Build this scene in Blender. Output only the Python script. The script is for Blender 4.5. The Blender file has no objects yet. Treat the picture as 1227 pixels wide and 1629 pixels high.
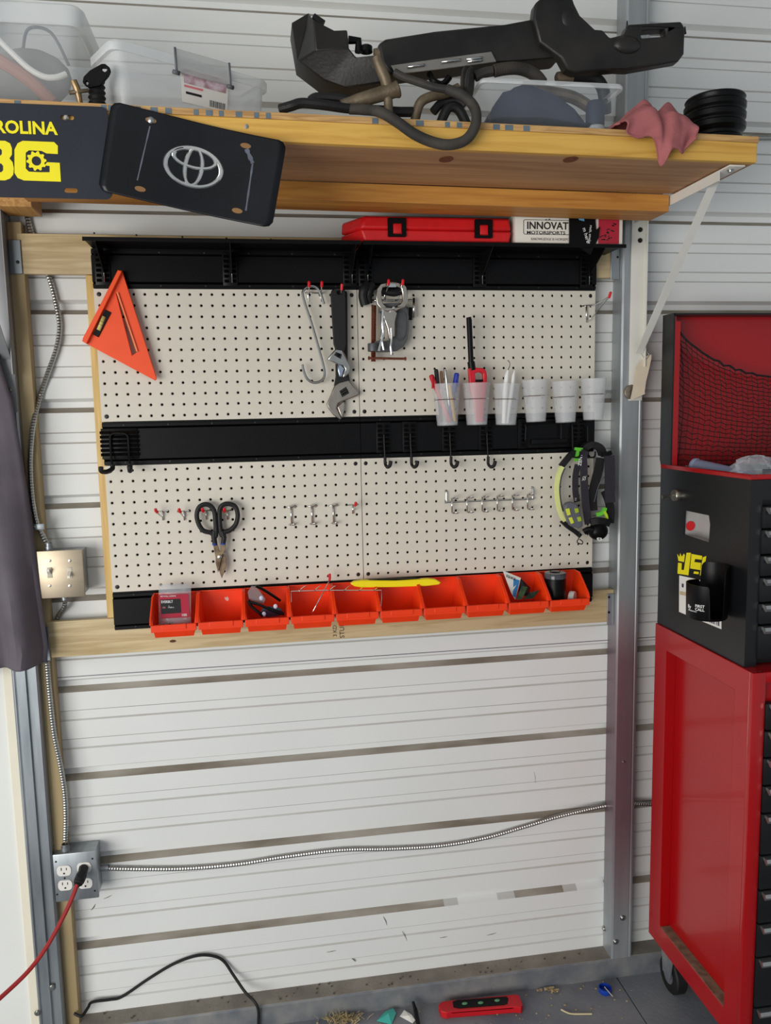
import bpy, bmesh, math, random
from mathutils import Vector, Matrix
from mathutils.geometry import tessellate_polygon
random.seed(7)
PI = math.pi
scene = bpy.context.scene
C = scene.collection
V = Vector

# ------------------------------------------------------------------ camera
W_, H_, F_ = 1227.0, 1629.0, 1277.36
CAM = V((0.35185, -1.97243, 1.60005))
YAW, PITCH, ROLL = 0.159371, -0.124573, -0.0198
_d = V((math.sin(YAW)*math.cos(PITCH), math.cos(YAW)*math.cos(PITCH), math.sin(PITCH)))
_r0 = V((math.cos(YAW), -math.sin(YAW), 0)); _u0 = _r0.cross(_d)
_r = _r0*math.cos(ROLL)+_u0*math.sin(ROLL); _u = -_r0*math.sin(ROLL)+_u0*math.cos(ROLL)
cd = bpy.data.cameras.new('camera'); cam = bpy.data.objects.new('camera', cd); C.objects.link(cam)
cd.sensor_fit = 'HORIZONTAL'; cd.sensor_width = 36; cd.lens = 36*F_/W_; cd.clip_start = 0.05
mw = Matrix(((_r.x, _u.x, -_d.x, CAM.x), (_r.y, _u.y, -_d.y, CAM.y), (_r.z, _u.z, -_d.z, CAM.z), (0, 0, 0, 1)))
cam.matrix_world = mw
scene.camera = cam

def ray(px, py): return _d+_r*((px-W_/2)/F_)-_u*((py-H_/2)/F_)
def A(px, py, y=0.0):            # point of a pixel on the vertical plane at depth y
    v = ray(px, py); return CAM+v*((y-CAM.y)/v.y)
def AZ(px, py, z=0.0):           # ... on a level plane
    v = ray(px, py); return CAM+v*((z-CAM.z)/v.z)
def AX(px, py, x):               # ... on a plane facing sideways
    v = ray(px, py); return CAM+v*((x-CAM.x)/v.x)

# ------------------------------------------------------------------ world, lights, exposure
wd = bpy.data.worlds.new('daylight'); scene.world = wd; wd.use_nodes = True
bg = wd.node_tree.nodes['Background']
bg.inputs[0].default_value = (0.86, 0.93, 1.0, 1); bg.inputs[1].default_value = 0.50
def area(name, loc, target, sx, sy, power, col):
    l = bpy.data.lights.new(name, 'AREA'); l.shape = 'RECTANGLE'; l.size = sx; l.size_y = sy
    l.energy = power; l.color = col
    o = bpy.data.objects.new(name, l); C.objects.link(o); o.location = loc
    o.rotation_euler = (V(target)-V(loc)).to_track_quat('-Z', 'Y').to_euler()
    return o
area('open_garage_door_daylight', (-2.4, -3.6, 1.05), (0.5, 0, 1.15), 3.0, 2.0, 165, (1.0, 0.97, 0.92))
vs = scene.view_settings
vs.view_transform = 'Standard'; vs.look = 'None'; vs.gamma = 1; vs.use_curve_mapping = False
vs.exposure = -0.2

# ------------------------------------------------------------------ materials
def lin(c):
    out = []
    for v in c[:3]:
        v /= 255.0
        out.append(v/12.92 if v <= .04045 else ((v+.055)/1.055)**2.4)
    return tuple(out)+(1,)
MATS = {}
def mat(name, col, rough=.5, metal=0., var=.12, scale=18., bump=0., bscale=None, col2=None, stretch=(1, 1, 1),
        trans=0., ior=1.45, coat=0., spec=.5, thr=None, alpha=None, detail=5.):
    if name in MATS: return MATS[name]
    m = bpy.data.materials.new(name); m.use_nodes = True
    nt = m.node_tree; nd = nt.nodes; lk = nt.links
    b = nd['Principled BSDF']
    b.inputs['Roughness'].default_value = rough; b.inputs['Metallic'].default_value = metal
    b.inputs['IOR'].default_value = ior; b.inputs['Transmission Weight'].default_value = trans
    b.inputs['Coat Weight'].default_value = coat; b.inputs['Specular IOR Level'].default_value = spec
    c1 = lin(col)
    if col2 is None:
        a = tuple(max(0, x*(1-var)) for x in c1[:3])+(1,); z = tuple(min(1, x*(1+var)) for x in c1[:3])+(1,)
    else: a, z = c1, lin(col2)
    tc = nd.new('ShaderNodeTexCoord'); mp = nd.new('ShaderNodeMapping'); mp.inputs['Scale'].default_value = stretch
    lk.new(tc.outputs['Object'], mp.inputs['Vector'])
    n = nd.new('ShaderNodeTexNoise'); n.inputs['Scale'].default_value = scale; n.inputs['Detail'].default_value = detail
    lk.new(mp.outputs[0], n.inputs['Vector'])
    r = nd.new('ShaderNodeValToRGB')
    lo, hi = thr if thr else (.3, .7)
    r.color_ramp.elements[0].position = lo; r.color_ramp.elements[1].position = hi
    r.color_ramp.elements[0].color = a; r.color_ramp.elements[1].color = z
    lk.new(n.outputs['Fac'], r.inputs[0]); lk.new(r.outputs[0], b.inputs['Base Color'])
    if bump:
        n2 = nd.new('ShaderNodeTexNoise'); n2.inputs['Scale'].default_value = bscale or scale*4; n2.inputs['Detail'].default_value = 3
        lk.new(mp.outputs[0], n2.inputs['Vector'])
        bp = nd.new('ShaderNodeBump'); bp.inputs['Strength'].default_value = bump; bp.inputs['Distance'].default_value = .002
        lk.new(n2.outputs['Fac'], bp.inputs['Height']); lk.new(bp.outputs[0], b.inputs['Normal'])
    if alpha is not None:
        out = nd['Material Output']; t = nd.new('ShaderNodeBsdfTransparent'); mx = nd.new('ShaderNodeMixShader')
        mx.inputs[0].default_value = alpha
        lk.new(t.outputs[0], mx.inputs[1]); lk.new(b.outputs[0], mx.inputs[2]); lk.new(mx.outputs[0], out.inputs[0])
    MATS[name] = m; return m

def wood(name, light, dark, axis=0, fine=70., rough=.55):
    m = bpy.data.materials.new(name); m.use_nodes = True
    nt = m.node_tree; nd = nt.nodes; lk = nt.links; b = nd['Principled BSDF']
    b.inputs['Roughness'].default_value = rough
    tc = nd.new('ShaderNodeTexCoord'); mp = nd.new('ShaderNodeMapping')
    st = [1.0, 1.0, 1.0]; st[axis] = .06
    mp.inputs['Scale'].default_value = st; lk.new(tc.outputs['Object'], mp.inputs['Vector'])
    n = nd.new('ShaderNodeTexNoise'); n.inputs['Scale'].default_value = fine; n.inputs['Detail'].default_value = 6; n.inputs['Distortion'].default_value = 1.1
    lk.new(mp.outputs[0], n.inputs['Vector'])
    n2 = nd.new('ShaderNodeTexNoise'); n2.inputs['Scale'].default_value = 9; lk.new(mp.outputs[0], n2.inputs['Vector'])
    ad = nd.new('ShaderNodeMath'); ad.operation = 'MULTIPLY_ADD'; ad.inputs[1].default_value = .55
    ml = nd.new('ShaderNodeMath'); ml.operation = 'MULTIPLY'; ml.inputs[1].default_value = .45
    lk.new(n2.outputs['Fac'], ml.inputs[0]); lk.new(n.outputs['Fac'], ad.inputs[0]); lk.new(ml.outputs[0], ad.inputs[2])
    r = nd.new('ShaderNodeValToRGB'); e = r.color_ramp.elements
    e[0].position = .36; e[0].color = lin(dark); e[1].position = .58; e[1].color = lin(light)
    lk.new(ad.outputs[0], r.inputs[0]); lk.new(r.outputs[0], b.inputs['Base Color'])
    bp = nd.new('ShaderNodeBump'); bp.inputs['Strength'].default_value = .15; bp.inputs['Distance'].default_value = .001
    lk.new(n.outputs['Fac'], bp.inputs['Height']); lk.new(bp.outputs[0], b.inputs['Normal'])
    MATS[name] = m; return m

WHITE_STEEL = mat('white_wall_steel', (226, 228, 226), .38, 0, .03, 3)
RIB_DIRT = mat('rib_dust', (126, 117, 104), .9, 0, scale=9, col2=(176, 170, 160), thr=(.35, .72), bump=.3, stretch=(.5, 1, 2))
RIB_FAINT = mat('faint_rib_grey', (182, 180, 174), .7, 0, scale=6, col2=(204, 205, 202), thr=(.3, .7), stretch=(.6, 1, 1))  # greyer tone for minor rib slopes and the ends of wiped rib dust
CONCRETE = mat('concrete', (104, 111, 122), .85, 0, scale=5, col2=(140, 142, 146), thr=(.3, .7), bump=.35, bscale=90)
GALV = mat('galvanised_steel', (128, 136, 142), .42, .75, scale=22, col2=(176, 182, 186), thr=(.3, .7), stretch=(1, 1, .15))
GALV_DUST = mat('dusty_galvanised_rail', (112, 118, 126), .6, .35, scale=16, col2=(150, 150, 148), thr=(.35, .7))
PINE = wood('pine_plank', (208, 188, 146), (170, 145, 100), 0)
PINE_V = wood('pine_strip', (222, 190, 120), (192, 152, 84), 2)
PINE_LIT = wood('lit_plank_pine', (222, 176, 84), (188, 132, 48), 0, 55)
OPINE = wood('orange_plank_pine', (206, 146, 66), (168, 104, 40), 0, 55)
PINE_SHADE = wood('shaded_plank_pine', (186, 142, 100), (146, 104, 68), 0, 45)  # same plank wood as the yellow one, browned for the shaded underside
PLY = wood('plywood_edge', (206, 164, 104), (150, 104, 58), 0, 160)
ENDGRAIN = wood('end_grain', (206, 158, 92), (160, 108, 52), 1, 90)
PEG = mat('pegboard_paint', (216, 210, 196), .45, 0, .02, 60, bump=.12, bscale=420)
BLACK_PL = mat('black_satin_plastic', (9, 9, 10), .36, 0, .2, 30, spec=.22)
BLACK_MT = mat('black_powder_steel', (8, 8, 9), .42, 0, .2, 60, bump=.1, bscale=500, spec=.22)
BLACK_RB = mat('black_rubber', (20, 20, 21), .6, 0, .25, 40, bump=.15)
DARK_SCREW = mat('dark_screw', (38, 38, 40), .4, .6, .2, 80)
CHROME = mat('chrome', (214, 214, 212), .16, 1, .04, 30)
STEEL = mat('brushed_steel', (176, 176, 172), .3, 1, .08, 60)
NICKEL = mat('satin_nickel', (190, 182, 170), .28, 1, .08, 40)
GREY_CAST = mat('grey_cast_iron', (92, 94, 96), .5, .4, .15, 40, bump=.2, bscale=200)
COPPER = mat('copper_plated', (176, 112, 88), .3, 1, .12, 60)
ORANGE = mat('orange_square_plastic', (252, 84, 32), .42, 0, .05, 20)
BIN = mat('orange_bin_plastic', (244, 62, 14), .35, 0, .05, 20)
RED_CASE = mat('red_case_plastic', (214, 24, 28), .42, 0, .06, 60, bump=.2, bscale=500)
RED_TIP = mat('red_vinyl_tip', (214, 32, 40), .4, 0, .05)
RED_TOOL = mat('red_toolbox_paint', (164, 10, 16), .26, 0, .05, 4, coat=.2)
BLACK_TOOL = mat('black_toolbox_paint', (22, 23, 25), .36, 0, .15, 6, bump=.08, bscale=300)
BRACKET_WHITE = mat('white_bracket_paint', (224, 222, 214), .4, 0, .04, 10)
FROST = mat('frosted_cup_plastic', (236, 238, 240), .3, 0, .02, alpha=.24)
CLEARBOX = mat('clear_tub_plastic', (222, 228, 232), .2, 0, .02, alpha=.28)
MILKY = mat('milky_tub_plastic', (226, 230, 232), .25, 0, .02, alpha=.5)
CLEARBAG = mat('clear_bag_film', (226, 232, 240), .12, 0, .03, alpha=.3, spec=.9)
YELLOW = mat('yellow_ink', (246, 232, 20), .5, 0, .02)
WHITE = mat('white_ink', (238, 238, 236), .5, 0, .02)
INK = mat('black_ink', (24, 24, 26), .6, 0, .05)
PLATE_BLUE = mat('slate_black_plate', (34, 38, 49), .42, 0, .14, 9, spec=.4)
PLATE_BLACK = mat('worn_black_plate', (9, 10, 16), .3, 0, scale=7, col2=(24, 26, 36), thr=(.45, .8), spec=.35)
DUST_GREY = mat('grey_scuff', (96, 100, 112), .8, 0, .2, 40)
CLOTH = mat('charcoal_cloth', (100, 94, 102), .9, 0, .12, 12, bump=.3, bscale=600)
RAG = mat('dusty_red_rag', (168, 98, 100), .95, 0, .14, 30, bump=.4, bscale=400)
OLD_PL = mat('dusty_black_plastic', (20, 19, 19), .42, 0, scale=9, col2=(44, 41, 38), thr=(.4, .75), bump=.2, bscale=160)
OLD_RB = mat('dusty_rubber_hose', (44, 42, 40), .7, 0, scale=16, col2=(78, 72, 64), thr=(.4, .75), bump=.25, bscale=200)
OLD_BRASS = mat('grimy_metal_pipe', (92, 80, 64), .5, .5, scale=26, col2=(132, 118, 98), thr=(.35, .7), bump=.3, bscale=180)
STAINLESS = mat('warm_stainless', (186, 172, 150), .45, 1, .05, 60, stretch=(.1, 1, 1))
NAVY = mat('dark_blue_goods', (34, 42, 62), .7, 0, .25, 14)
CORD_RED = mat('red_cord_jacket', (160, 34, 34), .5, 0, .08)
BLUE_PL = mat('blue_plastic', (24, 66, 170), .4, 0, .05)
TEAL = mat('teal_plastic_scrap', (70, 178, 166), .5, 0, .1, 30)
PAPER = mat('paper', (232, 230, 224), .7, 0, .03)
TAG = mat('manila_tag', (222, 208, 184), .75, 0, .04, 30)
STRAW = mat('dry_straw', (176, 158, 118), .9, 0, .3, 40)
LIME = mat('lime_green_plastic', (104, 200, 60), .45, 0, .06)
LAMP_YEL = mat('pale_yellow_lamp_cover', (226, 232, 150), .35, 0, .04)
GREY_PL = mat('grey_plastic', (96, 98, 106), .45, 0, .1)
STRAP = mat('charcoal_webbing', (48, 44, 52), .9, 0, .15, 60, bump=.3, bscale=700)

# ------------------------------------------------------------------ mesh helpers
ORG = {}
class MB:
    def __init__(s): s.v = []; s.f = []; s.mi = []; s.cur = 0
    def add(s, vs, fs):
        o = len(s.v); s.v += [V(p) for p in vs]; s.f += [tuple(i+o for i in f) for f in fs]; s.mi += [s.cur]*len(fs); return s
    def box(s, a, b, bev=0.):
        a, b = V(a), V(b); lo = V([min(a[i], b[i]) for i in range(3)]); hi = V([max(a[i], b[i]) for i in range(3)])
        if bev <= 0:
            p = [(x, y, z) for z in (lo.z, hi.z) for y in (lo.y, hi.y) for x in (lo.x, hi.x)]
            return s.add(p, [(0, 2, 3, 1), (4, 5, 7, 6), (0, 1, 5, 4), (2, 6, 7, 3), (0, 4, 6, 2), (1, 3, 7, 5)])
        bm = bmesh.new(); bmesh.ops.create_cube(bm, size=1)
        bmesh.ops.scale(bm, vec=hi-lo, verts=bm.verts); bmesh.ops.translate(bm, vec=(lo+hi)/2, verts=bm.verts)
        bmesh.ops.bevel(bm, geom=list(bm.edges), offset=bev, segments=2, affect='EDGES', profile=.5)
        bm.verts.index_update(); s.add([v.co.copy() for v in bm.verts], [[v.index for v in f.verts] for f in bm.faces]); bm.free(); return s
    def hexa(s, bottom, top):     # 4 + 4 corners
        return s.add(list(bottom)+list(top), [(3, 2, 1, 0), (4, 5, 6, 7)]+[(i, (i+1) % 4, 4+(i+1) % 4, 4+i) for i in range(4)])
    def prism(s, outer, ext, holes=()):
        outer = [V(p) for p in outer]; holes = [[V(p) for p in h] for h in holes]; ext = V(ext)
        loops = [outer]+holes; allp = [p for l in loops for p in l]; n = len(allp)
        tri = tessellate_polygon(loops)
        nrm = V((0, 0, 0))
        for t in tri: nrm += (allp[t[1]]-allp[t[0]]).cross(allp[t[2]]-allp[t[0]])
        fs = []
        for t in tri:
            fs.append(tuple(t)); fs.append(tuple(i+n for i in reversed(t)))
        o = 0
        for l in loops:
            k = len(l)
            for i in range(k): a, b = o+i, o+(i+1) % k; fs.append((a, b, b+n, a+n))
            o += k
        return s.add(allp+[p+ext for p in allp], fs)
    def tube(s, pts, r, seg=8, closed=False, cap=True):
        pts = [V(p) for p in pts]; n = len(pts); R = r if hasattr(r, '__len__') else [r]*n
        tang = []
        for i in range(n):
            a = pts[(i-1) % n] if (closed or i > 0) else pts[i]; b = pts[(i+1) % n] if (closed or i < n-1) else pts[i]
            t = (b-a); tang.append(t.normalized() if t.length > 1e-9 else V((0, 0, 1)))
        up = V((0, 0, 1)) if abs(tang[0].z) < .9 else V((1, 0, 0))
        x = tang[0].cross(up).normalized(); vs, fs = [], []
        for i in range(n):
            x = (x-tang[i]*x.dot(tang[i])).normalized(); y = tang[i].cross(x)
            for k in range(seg):
                a = 2*PI*k/seg; vs.append(pts[i]+(x*math.cos(a)+y*math.sin(a))*R[i])
        m = n if closed else n-1
        for i in range(m):
            for k in range(seg):
                a = i*seg+k; b = i*seg+(k+1) % seg; c = ((i+1) % n)*seg+(k+1) % seg; d = ((i+1) % n)*seg+k
                fs.append((a, b, c, d))
        if cap and not closed: fs.append(tuple(reversed(range(seg)))); fs.append(tuple(range((n-1)*seg, n*seg)))
        return s.add(vs, fs)
    def cyl(s, a, b, r, seg=16, r2=None): return s.tube([a, b], [r, r if r2 is None else r2], seg)
    def lathe(s, prof, origin, axis=(0, 0, 1), seg=24, close=True):    # prof: (radius, height)
        o = V(origin); ax = V(axis).normalized(); h = V((1, 0, 0)) if abs(ax.x) < .9 else V((0, 1, 0))
        x = (h-ax*h.dot(ax)).normalized(); y = ax.cross(x); vs, fs = [], []; n = len(prof)
        for (r, z) in prof:
            for k in range(seg):
                a = 2*PI*k/seg; vs.append(o+ax*z+(x*math.cos(a)+y*math.sin(a))*max(r, 1e-5))
        for i in range(n-1):
            for k in range(seg): fs.append((i*seg+k, i*seg+(k+1) % seg, (i+1)*seg+(k+1) % seg, (i+1)*seg+k))
        return s.add(vs, fs)
    def grid(s, rows, flip=False):
        n, m = len(rows), len(rows[0]); vs = [p for r in rows for p in r]
        fs = [(i*m+j, i*m+j+1, (i+1)*m+j+1, (i+1)*m+j) for i in range(n-1) for j in range(m-1)]
        return s.add(vs, fs)
    def ball(s, c, r, seg=12, sc=(1, 1, 1)):
        n = seg//2; pr = [(math.sin(PI*i/n), -math.cos(PI*i/n)) for i in range(n+1)]; c = V(c)
        vs = []; fs = []
        for (a, z) in pr:
            for k in range(seg):
                t = 2*PI*k/seg; vs.append(c+V((max(a, 1e-4)*math.cos(t)*r*sc[0], max(a, 1e-4)*math.sin(t)*r*sc[1], z*r*sc[2])))
        for i in range(n):
            for k in range(seg): fs.append((i*seg+k, i*seg+(k+1) % seg, (i+1)*seg+(k+1) % seg, (i+1)*seg+k))
        return s.add(vs, fs)
    def build(s, name, m, parent=None, bev=0., smooth=True, solid=0., sub=0, mesh=None, loc=None):
        ms = m if isinstance(m, (list, tuple)) else [m]
        if parent is not None: org = ORG[parent]
        elif loc is not None: org = V(loc)
        else:
            lo = V([min(p[i] for p in s.v) for i in range(3)]); hi = V([max(p[i] for p in s.v) for i in range(3)])
            org = V(((lo.x+hi.x)/2, (lo.y+hi.y)/2, lo.z))
        me = bpy.data.meshes.new(name); me.from_pydata([p-org for p in s.v], [], s.f)
        for q in ms: me.materials.append(q)
        for i, p in enumerate(me.polygons): p.material_index = s.mi[i]
        bm = bmesh.new(); bm.from_mesh(me); bmesh.ops.recalc_face_normals(bm, faces=bm.faces)
        for e in bm.edges:
            if len(e.link_faces) == 2 and e.calc_face_angle(0) > .6: e.smooth = False
        bm.to_mesh(me); bm.free()
        if smooth:
            for p in me.polygons: p.use_smooth = True
        o = bpy.data.objects.new(name, me); C.objects.link(o)
        if parent is not None: o.parent = parent
        else: o.location = org
        ORG[o] = org
        if solid:
            q = o.modifiers.new('thickness', 'SOLIDIFY'); q.thickness = solid; q.offset = 0
        if bev:
            q = o.modifiers.new('bevel', 'BEVEL'); q.width = bev; q.segments = 2; q.limit_method = 'ANGLE'; q.angle_limit = .7
        if sub:
            q = o.modifiers.new('subd', 'SUBSURF'); q.levels = sub; q.render_levels = sub
        return o

def tag(o, label, cat, group=None):
    o['label'] = label; o['category'] = cat
    if group: o['group'] = group
    return o
def thing(name, label, cat, loc, group=None):
    o = bpy.data.objects.new(name, None); C.objects.link(o); o.location = loc; o.empty_display_size = .03
    ORG[o] = V(loc); return tag(o, label, cat, group)
def dup(root, loc, label=None):
    r = root.copy(); C.objects.link(r); r.location = loc; ORG[r] = V(loc)
    if label: r['label'] = label
    for ch in list(root.children):
        c = ch.copy(); C.objects.link(c); c.parent = r
        for g in ch.children:
            e = g.copy(); C.objects.link(e); e.parent = c
    return r
def struct(o): o['kind'] = 'structure'; return o
def smooth_path(pts, n=8, closed=False):
    pts = [V(p) for p in pts]; out = []; k = len(pts)
    rng = range(k) if closed else range(k-1)
    for i in rng:
        if closed: p0, p1, p2, p3 = pts[(i-1) % k], pts[i], pts[(i+1) % k], pts[(i+2) % k]
        else: p0, p1, p2, p3 = pts[max(i-1, 0)], pts[i], pts[i+1], pts[min(i+2, k-1)]
        for j in range(n):
            t = j/n
            out.append(.5*((2*p1)+(p2-p0)*t+(2*p0-5*p1+4*p2-p3)*t*t+(3*p1-p0-3*p2+p3)*t**3))
    if not closed: out.append(pts[-1])
    return out
def resample(pts, step):
    out = [pts[0]]; acc = 0
    for a, b in zip(pts, pts[1:]):
        L = (b-a).length; 
        if L < 1e-9: continue
        t = step-acc
        while t <= L: out.append(a+(b-a)*(t/L)); t += step
        acc = (acc+L) % step
    return out
def PX(lst, y, ox=0., oy=0., sc=1.):   # list of pixel pairs (of a crop) on depth plane y
    return [A(ox+sc*p[0], oy+sc*p[1], p[2] if len(p) > 2 else y) for p in lst]
def rrect(cx, cz, w, h, r, y, n=5):
    pts = []
    for (sx, sz, a0) in ((1, 1, 0), (-1, 1, PI/2), (-1, -1, PI), (1, -1, 1.5*PI)):
        for i in range(n+1):
            a = a0+PI/2*i/n; pts.append(V((cx+sx*(w/2-r)+r*math.cos(a), y, cz+sz*(h/2-r)+r*math.sin(a))))
    return pts
def circ(c, r, ax, ay, n=16): c = V(c); return [c+(V(ax)*math.cos(2*PI*i/n)+V(ay)*math.sin(2*PI*i/n))*r for i in range(n)]
def strip_outline(pts, w):
    """flat strip in the x-z plane along pts, w = width(s)"""
    n = len(pts); ws = w if hasattr(w, '__len__') else [w]*n; L, R = [], []
    for i in range(n):
        t = pts[min(i+1, n-1)]-pts[max(i-1, 0)]; q = V((-t.z, 0, t.x)); q = q.normalized() if q.length > 1e-9 else V((1, 0, 0))
        L.append(pts[i]+q*ws[i]/2); R.append(pts[i]-q*ws[i]/2)
    return L+R[::-1]
def text(s, size, origin, parent, m, xd=(1, 0, 0), zd=(0, 0, 1), depth=.0004, bold=.0, name='lettering', align='LEFT', squash=1., part=None):
    cu = bpy.data.curves.new('t', 'FONT'); cu.body = s; cu.size = size; cu.extrude = depth; cu.offset = bold*size; cu.align_x = align
    cu.resolution_u = 3
    ob = bpy.data.objects.new('t', cu); C.objects.link(ob)
    bpy.context.view_layer.update()
    me = bpy.data.meshes.new_from_object(ob); bpy.data.objects.remove(ob)
    xd, zd = V(xd).normalized(), V(zd).normalized(); nd = xd.cross(zd)
    mb = MB(); mb.add([V(origin)+xd*(v.co.x*squash)+zd*v.co.y+nd*v.co.z for v in me.vertices], [tuple(p.vertices) for p in me.polygons])
    bpy.data.meshes.remove(me)
    return mb.build(name, m, parent, smooth=False)

# ================================================================== the setting
# floor: two concrete slabs with a saw-cut joint between
mb = MB().box((-2.2, -4.6, -.06), (3.4, .3, -.02)); floor = struct(mb.build('floor', CONCRETE, loc=(0, 0, 0)))
JX = 1.303
for (x0, x1) in ((-2.2, JX-.002), (JX+.002, 3.4)):
    MB().box((x0, -4.6, -.02), (x1, .3, 0)).build('concrete_slab', CONCRETE, floor, smooth=False)
# ribbed steel wall
YW, PIT, Z0 = .045, .2286, 1.893-.0465
prof = []            # (z, y, material of the face that ends here) going down
zt = Z0+5*PIT
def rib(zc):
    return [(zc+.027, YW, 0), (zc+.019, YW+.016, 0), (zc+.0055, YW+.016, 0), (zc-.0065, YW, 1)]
k = -5
while True:
    zc = Z0-k*PIT
    if zc < .12: break
    prof += rib(zc)
    for q in (.333, .655):
        zm = zc+.010-q*PIT
        if zm > .09: prof += [(zm+.014, YW, 0), (zm+.011, YW+.003, 2), (zm-.010, YW+.003, 0), (zm-.014, YW, 2)]
    k += 1
prof = [(3.2, YW, 0)]+prof+[(.058, YW, 0)]
XW0, XW1 = -1.6, 3.2
mb = MB()
for (a, b) in zip(prof, prof[1:]):
    mb.cur = b[2]
    n = 1
    cuts = [(XW0, XW1, b[2])]
    if b[2] == 1 and b[0] < .35:      # dust has been wiped off parts of the lowest rib
        w_ = [A(p, 1430, YW).x for p in (724, 820, 908)]
        cuts = [(XW0, w_[0]-.03, 1), (w_[0]-.03, w_[0]+.01, 2), (w_[0]+.01, w_[1]-.05, 0), (w_[1]-.05, w_[1], 2), (w_[1], w_[2]-.02, 1), (w_[2]-.02, w_[2]+.02, 2), (w_[2]+.02, 1.29, 0), (1.29, XW1, 1)]
    for (xa, xb, mi_) in cuts:
        mb.cur = mi_
        mb.add([(xa, a[1], a[0]), (xb, a[1], a[0]), (xb, b[1], b[0]), (xa, b[1], b[0])], [(0, 1, 2, 3)])
mb.cur = 0
mb.add([(XW0, .075, .058), (XW1, .075, .058), (XW1, .075, 3.2), (XW0, .075, 3.2)], [(0, 1, 2, 3)])
wall = struct(mb.build('wall_back', [WHITE_STEEL, RIB_DIRT, RIB_FAINT], smooth=False))
# lap seam of two wall sheets and brushed dirt streaks
zz = A(620, 1042, YW).z
MB().box((XW0, YW-.0012, zz-.0008), (XW1, YW+.0005, zz+.0008)).build('panel_seam', GREY_PL, wall, smooth=False)
SCUFF = mat('brown_scuff', (112, 96, 78), .9, 0, .2, 60)
for (xa, ya, xb, yb, w) in ((610, 1458, 616, 1472, .003), (640, 1482, 648, 1497, .002), (145, 1448, 152, 1438, .003), (165, 1430, 178, 1424, .002), (520, 1515, 535, 1512, .002), (700, 1492, 712, 1490, .002), (850, 1228, 852, 1246, .001), (560, 1525, 566, 1530, .003), (775, 1488, 790, 1484, .002)):
    MB().prism(strip_outline([A(xa, ya, YW-.0004), A((xa+xb)/2+1, (ya+yb)/2, YW-.0004), A(xb, yb, YW-.0004)], [w*.4, w, w*.3]), (0, .0006, 0)).build('scuff_mark', SCUFF, wall, smooth=False)
# roof panel overhead
mb = MB().box((-2.2, -4.6, 3.2), (3.4, .3, 3.24)); struct(mb.build('ceiling', WHITE_STEEL))
# galvanised rail along the foot of the wall
mb = MB().prism([(XW0, -.012, 0), (XW0, -.012, .054), (XW0, -.008, .058), (XW0, .07, .058), (XW0, .07, 0)], (XW1-XW0, 0, 0))
rail = struct(mb.build('baseboard_back', GALV_DUST, smooth=False))
MB().prism([(XW0, -.008, .058), (XW0, -.008, .0592), (XW0, YW, .0592), (XW0, YW, .058)], (XW1-XW0, 0, 0)).build('dust_layer', mat('grey_brown_dust', (118, 112, 104), .95, 0, scale=12, col2=(148, 142, 132), bump=.5, bscale=120), rail, smooth=False)
def bolt(p, ax, r, m, parent, name='bolt'):
    p = V(p); ax = V(ax)
    return MB().lathe([(r*1.35, 0), (r*1.35, .0015), (r, .0015), (r, .004), (r*.8, .0055), (0, .0055)], p, ax, 12).build(name, m, parent)
# right post: rolled tube standing on the rail
YP = -.012
def post_profile(x0, x1, groove):
    r = .004
    p = [(x0, YW), (x0, YP+r), (x0+r, YP)]
    for (g0, g1, d) in groove: p += [(g0, YP), (g0+.002, YP+d), (g1-.002, YP+d), (g1, YP)]
    return p+[(x1-r, YP), (x1, YP+r), (x1, YW)]
def post(name, x0, x1, groove, m):
    pr = post_profile(x0, x1, groove)
    return struct(MB().prism([(x, y, .058) for (x, y) in pr], (0, 0, 3.2-.058)).build(name, m, smooth=False))
PRIMER = mat('galvanised_with_primer_stain', (150, 156, 160), .4, .55, scale=18, col2=(180, 184, 186), stretch=(1, 1, .12))
nt = PRIMER.node_tree   # a dull red primer patch low down on this post, as sprayed on
b = nt.nodes['Principled BSDF']; src = b.inputs['Base Color'].links[0].from_socket
tc = nt.nodes.new('ShaderNodeTexCoord'); sx = nt.nodes.new('ShaderNodeSeparateXYZ'); nt.links.new(tc.outputs['Object'], sx.inputs[0])
rp = nt.nodes.new('ShaderNodeValToRGB'); rp.color_ramp.elements[0].position = .02; rp.color_ramp.elements[0].color = (0, 0, 0, 1)
rp.color_ramp.elements[1].position = .13; rp.color_ramp.elements[1].color = (.75, .75, .75, 1)
e = rp.color_ramp.elements.new(.27); e.color = (.75, .75, .75, 1); e = rp.color_ramp.elements.new(.33); e.color = (0, 0, 0, 1)
dv = nt.nodes.new('ShaderNodeMath'); dv.operation = 'DIVIDE'; dv.inputs[1].default_value = 3.2
nt.links.new(sx.outputs[2], dv.inputs[0]); nt.links.new(dv.outputs[0], rp.inputs[0])
mx = nt.nodes.new('ShaderNodeMix'); mx.data_type = 'RGBA'; mx.inputs[7].default_value = lin((112, 74, 84))
nt.links.new(rp.outputs[0], mx.inputs[0]); nt.links.new(src, mx.inputs[6]); nt.links.new(mx.outputs[2], b.inputs['Base Color'])
tr1 = post('trim_1', 1.286, 1.347, [(1.334, 1.339, .002)], PRIMER)
for (px, py) in ((991, 1460), (980, 1498)): bolt(A(px, py, YP), (0, -1, 0), .006, STEEL, tr1)
q = AX(962, 1477, 1.286); bolt((1.286, q.y, q.z), (-1, 0, 0), .006, STEEL, tr1)
bolt(A(992, 1212, YP), (0, -1, 0), .0025, STEEL, tr1)
tr2 = post('trim_2', -.2395, -.1795, [(-.2335, -.229, .003), (-.208, -.193, .007)], GALV)
for (px, py) in ((83, 1571), (60, 1611)): bolt(A(px, py, YP), (0, -1, 0), .006, STEEL, tr2)
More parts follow.
